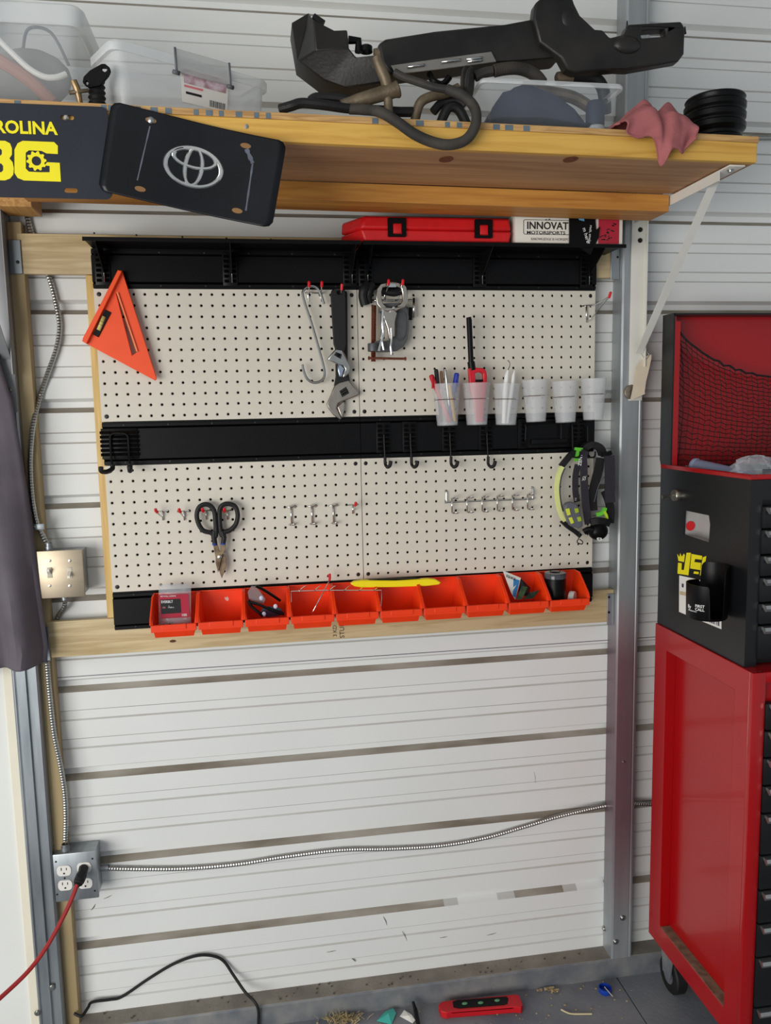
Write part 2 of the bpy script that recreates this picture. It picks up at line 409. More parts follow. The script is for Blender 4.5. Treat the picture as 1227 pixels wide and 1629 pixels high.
for (px, py) in ((85, 1346), (90, 1520)): bolt(A(px, py, .01)+V((-.004, 0, 0)), (0, -1, 0), .0035, DARK_SCREW, tr2)
# pine nailer beside the left post
struct(MB().box((-.1795, .012, .0595), (-.1495, YW-.0005, 2.04), .001).build('trim_3', mat('pale_nailer_wood', (186, 168, 130), .7, 0, scale=8, col2=(164, 142, 100), stretch=(1, 1, .1))))
# flat white sheet lining the neighbouring bay, with edge trim
wl = struct(MB().box((-1.5, .010, .064), (-.262, .03, 2.6)).build('wall_left', mat('white_lining_sheet', (226, 228, 224), .6, 0, .02, 4), smooth=False))
struct(MB().box((-.262, .002, .064), (-.2400, .03, 2.6), .001).build('trim_4', mat('cream_edge_trim', (232, 226, 206), .5, 0, .03, 8), smooth=False))

# ================================================================== wood planks and pegboard
def screws(parent, pts, r=.0022, m=DARK_SCREW, name='screw'):
    for p in pts: MB().lathe([(r, 0), (r, .0008), (0, .0012)], p, (0, -1, 0), 8).build(name, m, parent)
T = thing('wood_plank', 'pale pine plank screwed flat behind the black shelf rail', 'plank', (.55, .03, 1.925))
MB().box((-.160, .010, 1.926), (1.2855, .027, 2.015), .0015).build('board', PINE, T)
screws(T, [A(x, y, .0095) for (x, y) in ((150, 371), (217, 374), (290, 377), (360, 379), (431, 381), (500, 383))])
mb = MB(); mb.box((-.1795, .006, 1.925), (-.152, .0095, 2.0)); mb.box((-.1794, .006, 1.925), (-.1765, .04, 2.0))
mb.build('steel_clip', GALV, T, bev=.001); screws(T, [A(28, 417, .0055)], .004)
mb = MB().box((1.262, .006, 1.922), (1.2855, .0095, 2.004)); mb.build('steel_clip', GALV, T, bev=.001); screws(T, [A(983, 409, .0055)], .003)
T = thing('wood_plank', 'knotty pine plank below the row of orange bins', 'plank', (.55, .03, 1.027))
MB().box((-.158, .010, 1.027), (1.2855, .027, 1.1155), .0015).build('board', PINE, T)
def knot(px, py, r, y, parent):
    p = A(px, py, y); mb = MB()
    mb.prism([p+V((math.cos(2*PI*i/12)*r*1.3*(1+.15*math.sin(3*i)), 0, math.sin(2*PI*i/12)*r*.6)) for i in range(12)], (0, .0012, 0))
    mb.build('knot', mat('dark_knot', (92, 58, 34), .7, 0, .3, 200), parent, smooth=False)
knot(275, 1020, .006, .0095, T)
text('STUDS', .017, A(548, 1015, .0097), T, INK, (0, 0, 1), (-1, 0, 0), .0002, name='grade_stamp'); text('3 KD', .014, A(536, 1013, .0097), T, INK, (0, 0, 1), (-1, 0, 0), .0002, name='grade_stamp')
for (x0, x1, hs) in ((-.1795, -.153, ((72, 1014), (72, 1030))), (1.266, 1.2855, ((969, 950), (969, 974)))):
    MB().box((x0, .006, 1.02), (x1, .0095, 1.105)).build('steel_clip', GALV, T, bev=.001); screws(T, [A(a, b_, .0055) for (a, b_) in hs], .0035)
tag(MB().box((-.017, .012, 1.1165), (.024, .036, 1.9245), .001).build('wood_strip', PINE_V), 'narrow upright pine strip along the left pegboard edge', 'plank')
tag(MB().box((1.19, .012, 1.1165), (1.214, .036, 1.9245), .001).build('wood_strip', PINE_V), 'narrow upright pine strip behind the right pegboard edge', 'plank')

# pegboard: 24 x 12 holes one inch apart, real holes with a rolled rim
IN = .0254
def peg_mesh():
    mb = MB(); Wd, Hd = 24*IN, 12*IN; e = .0008
    for i in range(24):
        for j in range(12):
            cx, cz = (i+.5)*IN, (j+.5)*IN; h = IN/2
            big = i in (0, 23) and j in (0, 11)
            r1, r2 = (.0062, .0050) if big else (.0043, .0031)
            x0, x1, z0, z1 = cx-h, cx+h, cz-h, cz+h
            if i == 0: x0 += e
            if i == 23: x1 -= e
            if j == 0: z0 += e
            if j == 11: z1 -= e
            out = [(x1, cz), (x1, z1), (cx, z1), (x0, z1), (x0, cz), (x0, z0), (cx, z0), (x1, z0)]
            vs = [(x, 0, z) for x, z in out]
            for (r, y) in ((r1, 0), (r2, .0014), (r2, .004)): vs += [(cx+r*math.cos(k*PI/4), y, cz+r*math.sin(k*PI/4)) for k in range(8)]
            fs = [(q*8+k, q*8+(k+1) % 8, (q+1)*8+(k+1) % 8, (q+1)*8+k) for q in range(3) for k in range(8)]
            mb.add(vs, fs)
    for (a, b) in (((e, e), (Wd-e, e)), ((Wd-e, e), (Wd-e, Hd-e)), ((Wd-e, Hd-e), (e, Hd-e)), ((e, Hd-e), (e, e))):
        mb.add([(a[0], 0, a[1]), (b[0], 0, b[1]), (b[0], .0095, b[1]), (a[0], .0095, a[1])], [(0, 1, 2, 3)])
    return mb
ZT, ZM = 1.893-12*IN, 1.486-12*IN
proto = None
for (x, z, lab) in ((0, ZT, 'beige steel pegboard panel behind the orange speed square'), (24*IN, ZT, 'beige steel pegboard panel behind the clear cups and clamps'),
                    (0, ZM, 'beige steel pegboard panel behind the tin snips'), (24*IN, ZM, 'beige steel pegboard panel behind the headlamp and screwdriver rack')):
    if proto is None:
        proto = thing('pegboard_panel', lab, 'pegboard', (0, 0, 0), 'pegboard panels')
        pm = peg_mesh().build('panel', PEG, proto, smooth=False)
        # added black sheet stands in for the shade behind the holes
        MB().box((.002, .0082, .002), (24*IN-.002, .0094, 12*IN-.002)).build('hole_shade_sheet', BLACK_MT, proto, smooth=False)
        for (i, j) in ((.5, .5), (23.5, .5), (.5, 11.5), (23.5, 11.5)):
            MB().lathe([(.0046, .004), (.0044, 0), (.0022, -.0008), (0, -.0004)], (i*IN, .0025, j*IN), (0, 1, 0), 10).build('screw', DARK_SCREW, proto)
        proto.location = (x, 0, z); first = proto
    else: dup(first, (x, 0, z), lab)

# black slotted rails
def rail_profile(h):
    return [(.0094, 0), (.001, 0), (.001, .003), (-.002, .003), (-.002, .009), (.004, .012), (-.005, .014), (-.005, h-.016), (.004, h-.014), (-.002, h-.011), (-.002, h-.004), (.001, h-.003), (.001, h), (.0094, h)]
def rail_piece(x0, x1, z0, z1, lab):
    T = thing('wall_rail', lab, 'rail', (x0, 0, z0), 'black wall rails')
    pr = rail_profile(z1-z0)
    MB().prism([(x0+.0006, y, z0+z) for (y, z) in pr], (x1-x0-.0012, 0, 0)).build('channel', BLACK_PL, T, smooth=False)
    n = 6
    for i in range(n):
        x = x0+(i+.5)*(x1-x0)/n
        for z in (z0+.006, z1-.0075): screws(T, [(x, -.002, z)], .0028, DARK_SCREW)
    return T
XR = 48*IN; XM = 24*IN
RAILS = [('top', 1.8935, 1.982), ('mid', 1.4865, 1.5877), ('low', 1.088, 1.1808)]
desc = {('top', 0): 'glossy black wall rail under the empty half of the black shelf', ('top', 1): 'glossy black wall rail under the red case and white box',
        ('mid', 0): 'long black wall rail between pegboards carrying the twin-prong hook', ('mid', 1): 'long black wall rail between pegboards carrying four single hooks',
        ('low', 0): 'black wall rail behind the bins with screws and sunglasses', ('low', 1): 'black wall rail behind the bins with cards and tape rolls'}
for (n, z0, z1) in RAILS:
    for k, (x0, x1) in enumerate(((0, XM), (XM, XR))): rail_piece(x0, x1, z0, z1, desc[(n, k)])

# clip plate with two rows of teeth that hooks over a rail
def clip(parent, xc, w, z0, z1, rows=2, yb=-.0052):
    MB().box((xc-w/2, yb-.004, z0), (xc+w/2, yb-.0002, z1), .001).build('clip_plate', BLACK_PL, parent)
    mb = MB(); nn = 6
    for r in range(rows):
        x = xc-w/2+w*(r+.5)/rows
        for i in range(nn):
            z = z0+.01+(z1-z0-.02)*i/(nn-1)
            mb.hexa([(x-w*.16, yb-.0038, z-.003), (x+w*.16, yb-.0038, z-.003), (x+w*.16, yb-.0038, z+.004), (x-w*.16, yb-.0038, z+.004)],
                    [(x-w*.14, yb-.009, z-.002), (x+w*.14, yb-.009, z-.002), (x+w*.14, yb-.0045, z+.004), (x-w*.14, yb-.0045, z+.004)])
    mb.build('teeth', BLACK_PL, parent, smooth=False)

# two black shelves on brackets above the top rail
YS = -.112
for k, (x0, x1, bx, lab) in enumerate(((.004, XM-.002, (163, 366, 557), 'empty black steel shelf above the speed square'),
                                       (XM+.002, 1.246, (582, 764, 934), 'black steel shelf carrying the red case and white box'))):
    T = thing('metal_shelf', lab, 'shelf', (x0, 0, 1.982))
    mb = MB().prism([(x0, .0094, 1.9822), (x0, YS+.002, 1.9822), (x0, YS+.002, 1.976), (x0, YS, 1.976), (x0, YS, 1.9845), (x0, .0094, 1.9845)], (x1-x0, 0, 0))
    mb.build('tray', BLACK_MT, T, smooth=False)
    for bpx in bx:
        xb = A(bpx, 430, -.01).x
        clip(T, xb, .034, 1.899, 1.975)
        xg = xb+.004
        MB().prism([(xg-.001, -.012, 1.9815), (xg-.001, YS+.004, 1.9815), (xg-.001, YS+.006, 1.975), (xg-.001, -.018, 1.925), (xg-.001, -.012, 1.905)], (.002, 0, 0)).build('bracket', BLACK_MT, T, smooth=False)
        MB().tube([(xg, -.017, 1.905), (xg, -.017, 1.966)], .0012, 6).build('wire', STEEL, T)

# ================================================================== top shelf with brackets and licence plates
SL = -.0105
def ST(x): return 2.1405+SL*x            # top of the sagging shelf
X0S, X1S, YF = -.75, 1.362, -.445
def slab(x0, x1, y0, y1, t0, t1, bev=.0):
    mb = MB(); mb.hexa([(x0, y0, ST(x0)+t0), (x1, y0, ST(x1)+t0), (x1, y1, ST(x1)+t0), (x0, y1, ST(x0)+t0)],
                       [(x0, y0, ST(x0)+t1), (x1, y0, ST(x1)+t1), (x1, y1, ST(x1)+t1), (x0, y1, ST(x0)+t1)]); return mb
SH = thing('wooden_shelf', 'long plank shelf with plywood top piled with car parts and tubs', 'shelf', (.4, -.2, 2.09))
slab(X0S, X1S, YF, .04, -.012, 0).build('plywood_top', PLY, SH, bev=.001)
slab(X0S, X1S-.003, YF+.001, YF+.0145, -.05, -.0121).build('plank_lit_face', PINE_LIT, SH, bev=.001)  # added strip: lit front of the plank, its light put into the yellow
slab(X0S, X1S-.003, YF+.015, -.204, -.0495, -.0121).build('plank_shaded_body', PINE_SHADE, SH, bev=.001)  # rest of the same plank, shade under it put into the brown
slab(-.10, 1.304, -.203, -.114, -.088, -.0505).build('rear_plank', OPINE, SH, bev=.001)
slab(-.176, -.104, -.07, .02, -.088, -.0505).build('support_block', ENDGRAIN, SH, bev=.001)
# paint dabs along the plywood edge
DAB = mat('blue_paint_dab', (96, 112, 122), .7, 0, .15, 60)
for (px, py) in ((28, 163), (165, 168), (178, 169), (220, 171), (245, 173), (268, 174), (312, 176), (333, 178), (352, 178), (380, 180), (408, 181), (427, 182), (597, 189), (668, 192), (712, 194), (731, 195), (790, 200), (810, 200), (838, 201)):
    q = A(px, py, YF); w = random.uniform(.004, .008)
    MB().box((q.x-w, YF-.0006, ST(q.x)-.0115), (q.x+w, YF+.001, ST(q.x)-.002)).build('paint_dab', DAB, SH, smooth=False)
q = A(392, 201, YF); MB().lathe([(.004, -.001), (.004, .001), (0, .0018)], (q.x, YF+.001, q.z), (0, -1, 0), 10).build('screw', STEEL, SH)
for (px, py) in ((710, 255), (908, 253)):
    q = AZ(px, py, ST(.9)-.05); q.z = ST(q.x)-.05
    MB().prism([q+V((math.cos(2*PI*i/12)*.014, math.sin(2*PI*i/12)*.02, -.0003)) for i in range(12)], (0, 0, .001)).build('knot', mat('shelf_knot', (110, 60, 30), .7, 0, .3, 150), SH, smooth=False)

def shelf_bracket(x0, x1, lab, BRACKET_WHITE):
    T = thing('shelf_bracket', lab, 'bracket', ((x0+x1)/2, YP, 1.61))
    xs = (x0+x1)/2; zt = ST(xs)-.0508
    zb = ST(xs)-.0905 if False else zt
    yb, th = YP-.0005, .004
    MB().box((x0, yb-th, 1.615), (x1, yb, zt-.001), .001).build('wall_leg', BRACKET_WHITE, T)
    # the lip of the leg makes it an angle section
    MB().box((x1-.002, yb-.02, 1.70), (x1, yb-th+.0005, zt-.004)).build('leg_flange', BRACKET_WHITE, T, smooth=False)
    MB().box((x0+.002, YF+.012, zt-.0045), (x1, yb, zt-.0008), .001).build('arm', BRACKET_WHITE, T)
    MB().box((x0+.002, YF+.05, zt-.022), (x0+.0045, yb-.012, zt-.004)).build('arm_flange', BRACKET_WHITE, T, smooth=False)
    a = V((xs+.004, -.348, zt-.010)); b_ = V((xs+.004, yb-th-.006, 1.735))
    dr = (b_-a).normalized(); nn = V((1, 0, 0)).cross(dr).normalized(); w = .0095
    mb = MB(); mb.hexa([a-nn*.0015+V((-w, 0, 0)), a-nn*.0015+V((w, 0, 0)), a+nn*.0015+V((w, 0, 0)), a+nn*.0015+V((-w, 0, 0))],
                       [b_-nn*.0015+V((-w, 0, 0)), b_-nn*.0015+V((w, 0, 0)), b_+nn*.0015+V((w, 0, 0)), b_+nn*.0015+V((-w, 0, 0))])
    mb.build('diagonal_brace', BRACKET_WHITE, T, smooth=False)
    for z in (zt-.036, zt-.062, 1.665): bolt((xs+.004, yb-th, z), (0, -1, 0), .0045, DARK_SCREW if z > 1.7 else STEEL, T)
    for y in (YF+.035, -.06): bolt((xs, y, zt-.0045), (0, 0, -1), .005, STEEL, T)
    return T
shelf_bracket(1.306, 1.342, 'white folding shelf bracket with diagonal brace and paper tag', BRACKET_WHITE)
shelf_bracket(-.214, -.1785, 'white shelf bracket in shade grey on the post beside the hanging charcoal cloth', mat('shaded_bracket_paint', (142, 144, 146), .45, .3, .08, 20))  # white like the other bracket; grey puts its shade into the colour

# licence plates nailed to the front of the shelf
YPL = YF-.004
T = thing('license_plate', 'slate black licence plate with yellow lettering and gear emblem', 'license plate', (-.1, YPL, 1.98))
a, b_ = A(171, 172, YPL), A(172, 317, YPL)
pw = .305; x1 = a.x; x0 = x1-pw; zt, zb = a.z+.002, b_.z
slots = [rrect(A(107, 187, YPL).x, A(107, 187, YPL).z, .022, .0075, .0036, YPL), rrect(A(113, 303, YPL).x, A(113, 303, YPL).z, .022, .008, .0038, YPL)]
MB().prism(rrect((x0+x1)/2, (zt+zb)/2, pw, zt-zb, .012, YPL), (0, .0022, 0), slots).build('plate', PLATE_BLUE, T, smooth=False)
for i in (-1,): MB().lathe([(.0048, 0), (.0048, .001), (.003, .0026), (0, .003)], A(105, 187, YPL), (0, -1, 0), 12).build('nail', NICKEL, T)
q = A(91, 214, YPL-.0006)
text('CAROLINA', .0285, q, T, YELLOW, bold=.03, align='RIGHT', squash=.98)
# bold squared characters 3 B G with a gear inside the G
def outline_char(lst, holes=(), name='lettering'):
    MB().prism(PX(lst, YPL-.0008), (0, .0006, 0), [PX(h, YPL-.0008) for h in holes]).build(name, YELLOW, T, smooth=False)
outline_char([(23, 238), (28, 228), (36, 224), (86, 226), (92, 232), (92, 245), (74, 244), (66, 240), (46, 239), (41, 243), (41, 268), (46, 273), (64, 274), (79, 274), (79, 264), (71, 263), (75, 258), (95, 259), (97, 289), (38, 287), (28, 283), (23, 275)])
def bchar(dx):
    S = lambda l: [(p[0]+dx, p[1]) for p in l]
    outline_char(S([(-24, 223), (8, 224), (16, 228), (19, 236), (19, 246), (15, 252), (20, 258), (22, 268), (21, 278), (16, 284), (8, 287), (-24, 286)]),
                 [S([(-8, 236), (-8, 248), (0, 248), (3, 245), (3, 239), (0, 236)]), S([(-8, 260), (-8, 274), (2, 274), (5, 271), (5, 264), (2, 260)])])
bchar(0)
bchar(-55)
gc = A(58, 256, YPL-.001); g = []
for i in range(40):
    a_ = 2*PI*i/40; rr = .0165 if (i % 4) in (0, 1) else .0133
    g.append(gc+V((math.cos(a_)*rr, 0, math.sin(a_)*rr)))
MB().prism(g, (0, .0006, 0), [circ(gc, .0078, (1, 0, 0), (0, 0, 1), 16)]).build('gear_emblem', YELLOW, T, smooth=False)

YP2 = YPL-.004
T = thing('license_plate', 'worn black licence plate hanging askew with a chrome oval emblem', 'license plate', (.25, YP2, 1.97))
ctr = A(308, 266, YP2); th = math.radians(-12.0); ex = V((math.cos(th), 0, math.sin(th))); ez = V((-math.sin(th), 0, math.cos(th)))
def on_plate(u, v, off=0.):      # u right, v up, in metres; the plate is bowed: its right end swings forward
    y = YP2-off-.018*max(0, (u+.02)/.17)**2
    return ctr+ex*u+ez*v+V((0, y-ctr.y, 0))
mb = MB(); rows = []
n = 24; hw, hh = .1525, .076
for j in range(13):
    v = -hh*math.cos(PI*j/12); row = []
    cut = 0
    d = hh-abs(v); rc = .014
    if d < rc: cut = rc-math.sqrt(max(0, rc*rc-(rc-d)**2)) if d < rc else 0
    for i in range(n+1): row.append(on_plate((-hw+cut)+(2*(hw-cut))*i/n, v))
    rows.append(row)
mb.grid(rows).build('plate', PLATE_BLACK, T, solid=.0022)
def ell(cx, cz, rx, rz, n=36, off=.003): return [on_plate(cx+rx*math.cos(2*PI*i/n), cz+rz*math.sin(2*PI*i/n), off) for i in range(n)]
def band(cx, cz, rx, rz, w, name='emblem_ring', w2=None):
    n = 40; rows = []
    w2 = w2 or w
    for (k, off) in ((-1, .0012), (-.5, .003), (.5, .003), (1, .0012)):
        rows.append([on_plate(cx+(rx+k*w/2)*math.cos(2*PI*i/n), cz+(rz+k*w2/2)*math.sin(2*PI*i/n), off) for i in range(n+1)])
    MB().grid(rows).build(name, CHROME, T)
band(0, 0, .0485, .0325, .0078, w2=.0068)
band(0, .0148, .0365, .0155, .0075, w2=.0062)
band(0, 0, .0145, .031, .0075, w2=.005)
for (u, v) in ((-.083, .060), (.083, .055), (-.083, -.058), (.087, -.058)):
    mb = MB().prism([on_plate(u+.0095*math.cos(a_*PI/8)+(.004 if math.cos(a_*PI/8) > 0 else -.004)*0, v+.0045*math.sin(a_*PI/8), .0017) for a_ in range(16)], (0, .0005, 0))
    mb.build('slot', mat('slot_wood_showing', (134, 98, 58), .7, 0, .1), T, smooth=False)
MB().lathe([(.0058, 0), (.0058, .001), (.0035, .0028), (0, .0032)], on_plate(-.083, .060, .0016), (0, -1, 0), 12).build('nail', STEEL, T)
for (u0, v0, u1, v1, w) in ((-.083, .05, -.09, -.045, .0022), (.085, .05, .100, .028, .007), (.100, .028, .102, -.055, .003)):
    L = [on_plate(u0+(u1-u0)*i/6, v0+(v1-v0)*i/6, .0017) for i in range(7)]
    pts = strip_outline(L, [w*(1+.3*math.sin(2.1*i)) for i in range(7)])
    mb = MB(); mb.add(pts, [(i, i+1, 12-i, 13-i) for i in range(6)]); mb.build('scuff', DUST_GREY, T, smooth=False)

# ================================================================== electrical
def flex(name, pts_px, y, lab, r=.0064, pts3=None):
    path = pts3 or [A(p[0], p[1], p[2] if len(p) > 2 else y) for p in pts_px]
    p = resample(smooth_path(path, 14), .0017)
    R = [r*(1.0, .97, .82, .97)[i % 4] for i in range(len(p))]
    return tag(MB().tube(p, R, 9).build(name, STEEL), lab, 'conduit')
YC = .0365
flex('flexible_conduit', [(43, 343, .0355), (47, 360, .0355), (55, 385), (72, 425), (84, 460), (93, 500), (95, 525), (90, 555), (76, 595), (64, 630), (55, 665, .012), (50, 700, .0), (48, 740, .0), (51, 790, .0), (58, 830, .0), (68, 852, .0), (77, 868, .006)], YC, 'flexible metal conduit curving down the wall to the switch plate')
flex('flexible_conduit', [(104, 957, .02), (102, 966, .02), (94, 978, .034), (88, 990, .036), (84, 1004, .0365)], .03, 'short flexible conduit stub leaving the switch box downwards', .0058)
flex('flexible_conduit', [(75, 1052, .002), (76, 1064, .003), (79, 1100, .004), (86, 1165, .004), (96, 1215, .004), (103, 1260, .004), (105, 1300, .004), (104, 1338, .004)], .01, 'flexible metal conduit running down into the outlet box')
flex('flexible_conduit', [(166, 1381), (230, 1382), (300, 1381), (380, 1374), (450, 1363), (540, 1352), (620, 1350), (700, 1345), (770, 1333), (830, 1316), (880, 1301), (920, 1291), (957, 1283), (985, 1279), (1035, 1279), (1100, 1279)], .0375, 'long flexible metal conduit sagging along the bare wall')
flex('flexible_conduit', [(1150, 219), (1200, 219), (1240, 219), (1300, 219)], .0375, 'flexible metal conduit emerging above the wooden shelf end')
T = thing('conduit_clamp', 'small steel strap clamping the conduit above the switch plate', 'clamp', A(62, 838, -.005))
q = A(62, 838, -.008)
MB().box(q+V((-.016, -.002, -.007)), q+V((.012, 0, .007)), .0008).build('strap', GALV, T); bolt(q+V((-.010, -.002, 0)), (0, -1, 0), .003, STEEL, T, 'screw')

# double switch plate on its box
T = thing('light_switch', 'stainless double toggle switch plate on a steel box', 'light switch', A(100, 948, .02))
a, b_ = A(60, 877, -.02), A(136, 949, -.02); xa, xb, zt, zb = b_.x-.113, b_.x, a.z, b_.z
MB().box((xa+.004, -.0165, zb+.004), (xb-.004, YW-.0005, zt-.004), .002).build('box', GALV, T)
MB().box((xa, -.021, zb), (xb, -.0165, zt), .0018).build('cover_plate', STAINLESS, T)
for (px, py, up) in ((79, 906, 1), (111, 911, -1)):
    q = A(px, 911, -.0212)
    MB().box((q.x-.0055, -.0222, q.z-.0125), (q.x+.0055, -.0205, q.z+.0125), .0004).build('switch_slot', mat('toggle_bezel', (206, 198, 180), .4), T)
    MB().hexa([(q.x-.0042, -.0222, q.z-.004), (q.x+.0042, -.0222, q.z-.004), (q.x+.0042, -.0222, q.z+.004), (q.x-.0042, -.0222, q.z+.004)],
              [(q.x-.0034, -.036, q.z-.003+.008*up), (q.x+.0034, -.036, q.z-.003+.008*up), (q.x+.0034, -.036, q.z+.003+.008*up), (q.x-.0034, -.036, q.z+.003+.008*up)]).build('toggle', mat('ivory_toggle', (232, 228, 216), .35), T, bev=.0008)
    for dy in (892, 932):
        q2 = A(px, dy, -.0212); MB().lathe([(.0038, 0), (.0034, .001), (0, .0014)], q2, (0, -1, 0), 12).build('screw', NICKEL, T)
MB().lathe([(.009, 0), (.009, .012), (.0075, .012), (.0075, .02)], (A(78, 874, 0).x, .0, zt-.004), (0, 0, 1), 14).build('connector', GALV, T)
MB().lathe([(.009, 0), (.009, .012), (.0075, .012), (.0075, .018)], (A(103, 955, .02).x, .02, zb+.004), (0, 0, -1), 14).build('connector', GALV, T)

# quad outlet box
T = thing('outlet_box', 'steel quad outlet box with white receptacles below the conduit', 'outlet', A(120, 1427, .02))
YO = -.012
a, b_ = A(83, 1360, YO), A(158, 1428, YO)
MB().box((a.x+.002, YO+.004, b_.z+.002), (b_.x-.002, YW-.0005, a.z-.002), .003).build('box', GALV, T)
MB().box((a.x, YO-.001, b_.z), (b_.x, YO+.006, a.z), .003).build('cover', GALV, T)
OUTW = mat('white_receptacle', (232, 230, 224), .4, 0, .02)
for (px, py, plugged) in ((102, 1385, 0), (104, 1408, 0), (134, 1380, 1), (136, 1405, 0)):
    q = A(px, py, YO-.0012); pts = []
    for i in range(24):
        t = 2*PI*i/24; pts.append(q+V((max(-.0168, min(.0168, .0175*math.cos(t)))*1.0, 0, max(-.0135, min(.0135, .0175*math.sin(t))))))
    o = MB().prism(pts, (0, -.0018, 0)).build('receptacle', OUTW, T, bev=.0005)
    if not plugged:
        for (dx, h) in ((-.006, .0045), (.006, .0038)): MB().box(q+V((dx-.001, -.0022, .0015)), q+V((dx+.001, -.0015, .0015+h*1.6)), 0).build('slot', INK, o, smooth=False)
        MB().prism(circ(q+V((0, -.0022, -.0065)), .0024, (1, 0, 0), (0, 0, 1), 10), (0, .0006, 0)).build('slot', INK, o, smooth=False)
for (px, py) in ((89, 1371), (147, 1366), (91, 1423), (151, 1417), (103, 1397)):
    MB().lathe([(.0026, 0), (.0022, .0008), (0, .001)], A(px, py, YO-.001), (0, -1, 0), 8).build('screw', DARK_SCREW, T)
MB().lathe([(.0105, 0), (.0105, .014), (.0085, .014), (.0085, .02)], (A(104, 1345, .004).x, .004, a.z-.003), (0, 0, 1), 14).build('connector', GALV, T)
q = A(160, 1381, .0375); MB().lathe([(.008, 0), (.008, .014), (.0075, .014), (.0075, .02)], (b_.x-.003, .036, q.z), (1, 0, 0), 14).build('connector', GALV, T)

# red extension cord and its black plug
T = thing('extension_cord', 'red extension cord plugged into the quad outlet box', 'cord', A(60, 1520, -.05))
q = A(133, 1381, YO-.003); q2 = A(122, 1409, -.062)
pp = [q+V((0, 0, 0)), q+V((0, -.018, -.004)), q+V((-.004, -.036, -.012)), (q+V((-.004, -.036, -.012))*1).lerp(q2, .5), q2]
MB().tube(smooth_path(pp, 4), [.0115]*5+[.013]*4+[.0115]*4+[.0075]*4, 10).build('plug', BLACK_RB, T)
pts = [A(123, 1406, -.06), A(115, 1428, -.07), A(100, 1460, -.085), A(75, 1505, -.11), A(45, 1545, -.14), A(0, 1588, -.18), A(-60, 1640, -.24)]
MB().tube(smooth_path(pts, 8), .0052, 9).build('cable', CORD_RED, T)
# black cable leaning against the wall
pts = [A(118, 1612, .004), A(130, 1616, .0), A(140, 1603, .02), A(147, 1594, .032), A(175, 1590, .036), A(195, 1585, .039), A(235, 1558, .039), A(275, 1534, .039), A(310, 1521, .039), A(335, 1520, .039), A(355, 1528, .039), A(372, 1552, .03), A(390, 1578, .012), A(404, 1592, -.012), A(411, 1606, -.02), A(411, 1629, -.02), A(409, 1655, -.022)]
tag(MB().tube(smooth_path(pts, 6), .0038, 8).build('black_cable', BLACK_RB), 'thin black cable arching against the wall near the floor', 'cable')

# charcoal cloth hanging over the left post
def edge(t):   # right edge of the cloth, from the photo
    pts = [(-14, 540), (18, 640), (34, 740), (47, 840), (58, 940), (72, 1040), (71, 1066)]
    f = t*(len(pts)-1); i = min(int(f), len(pts)-2); u = f-i
    return (pts[i][0]*(1-u)+pts[i+1][0]*u, pts[i][1]*(1-u)+pts[i+1][1]*u)
rows = []
for i in range(31):
    t = i/30; e = edge(t); er = A(e[0], e[1], -.05); row = []
    for j in range(41):
        s = j/40; wdt = .42
        x = er.x-wdt*(1-s)
        y = -.055+.022*math.sin(9*s*PI*(1-.12*t)+1.2)*(.35+.65*t)+.008*math.sin(23*s+3*t)-.03*(1-s)
        if s > .93: y += .05*(s-.93)/.07*.6
        row.append(V((x, min(y, -.022), er.z-.012*math.sin(5*s)*t)))
    rows.append(row)
tag(MB().grid(rows).build('hanging_cloth', CLOTH, solid=.003), 'charcoal grey cloth hanging in folds over the left steel post', 'cloth')

# ================================================================== things hung on the pegboard
def red_peg(px, py, lab, y0=0., L=.03, drop=.022, tip=RED_TIP, dx=0.):
    q = A(px, py, y0)
    T = thing('peg_hook', lab, 'hook', (q.x, q.y, q.z-.01), 'peg hooks with red tips')
    MB().tube(smooth_path([q+V((-.0125, -.002, 0)), q+V((0, -.002, 0)), q+V((.0125, -.002, 0))], 3), .0016, 7).build('crossbar', CHROME, T)
    MB().tube([q+V((0, -.003, .001)), q+V((0, -.003, -drop))], .0022, 8).build('stem', CHROME, T)
    MB().tube(smooth_path([q+V((0, -.003, -drop*.6)), q+V((dx*.4, -L*.5, -drop*.4)), q+V((dx, -L, .004))], 5), .0019, 8).build('arm', CHROME, T)
    MB().tube([q+V((dx*.8, -L+.004, .001)), q+V((dx, -L, .004)), q+V((dx*1.05, -L-.004, .009)), q+V((dx*1.1, -L-.0045, .0105))], [.0036, .0037, .0036, .002], 10).build('tip', tip, T)
    return T
red_peg(259, 813, 'red-tipped peg hook farthest from the tin snips toward the pine strip', dx=-.012)
red_peg(293, 813, 'red-tipped peg hook beside the left handle of the tin snips', dx=-.008)
red_peg(328, 812, 'red-tipped peg hook showing through the left handle loop of the snips', L=.034, dx=-.006)
red_peg(362, 812, 'red-tipped peg hook showing through the right handle loop of the snips', L=.034, dx=-.006)
red_peg(561, 803, 'red-tipped peg hook beside the three double wire hooks', dx=.004)

# double wire tool hooks
def wire_hook(px, py, lab):
    q = A(px, py, 0)
    T = thing('tool_hook', lab, 'hook', (q.x, 0, q.z-.04), 'double-ended wire tool hooks')
    MB().tube([q+V((-.0125, -.002, .001)), q+V((.0125, -.002, .001))], .0018, 8).build('crossbar', CHROME, T)
    MB().tube([q+V((0, -.004, .004)), q+V((0, -.004, -.041))], .0022, 8).build('stem', CHROME, T)
    for (z, r) in ((.004, .0065), (-.041, .0085)):
        c = q+V((.002, -.004-r, z)); MB().tube([c+V((r*math.cos(a_*PI/8), r*math.sin(a_*PI/8), 0)) for a_ in range(1, 15)], .0017, 7).build('ring', CHROME, T)
    return T
wire_hook(463, 807, 'chrome double wire hook closest to the tin snips')
wire_hook(496, 806, 'chrome double wire hook in the middle of a row of three')
wire_hook(530, 805, 'chrome double wire hook beside the lone red-tipped peg')

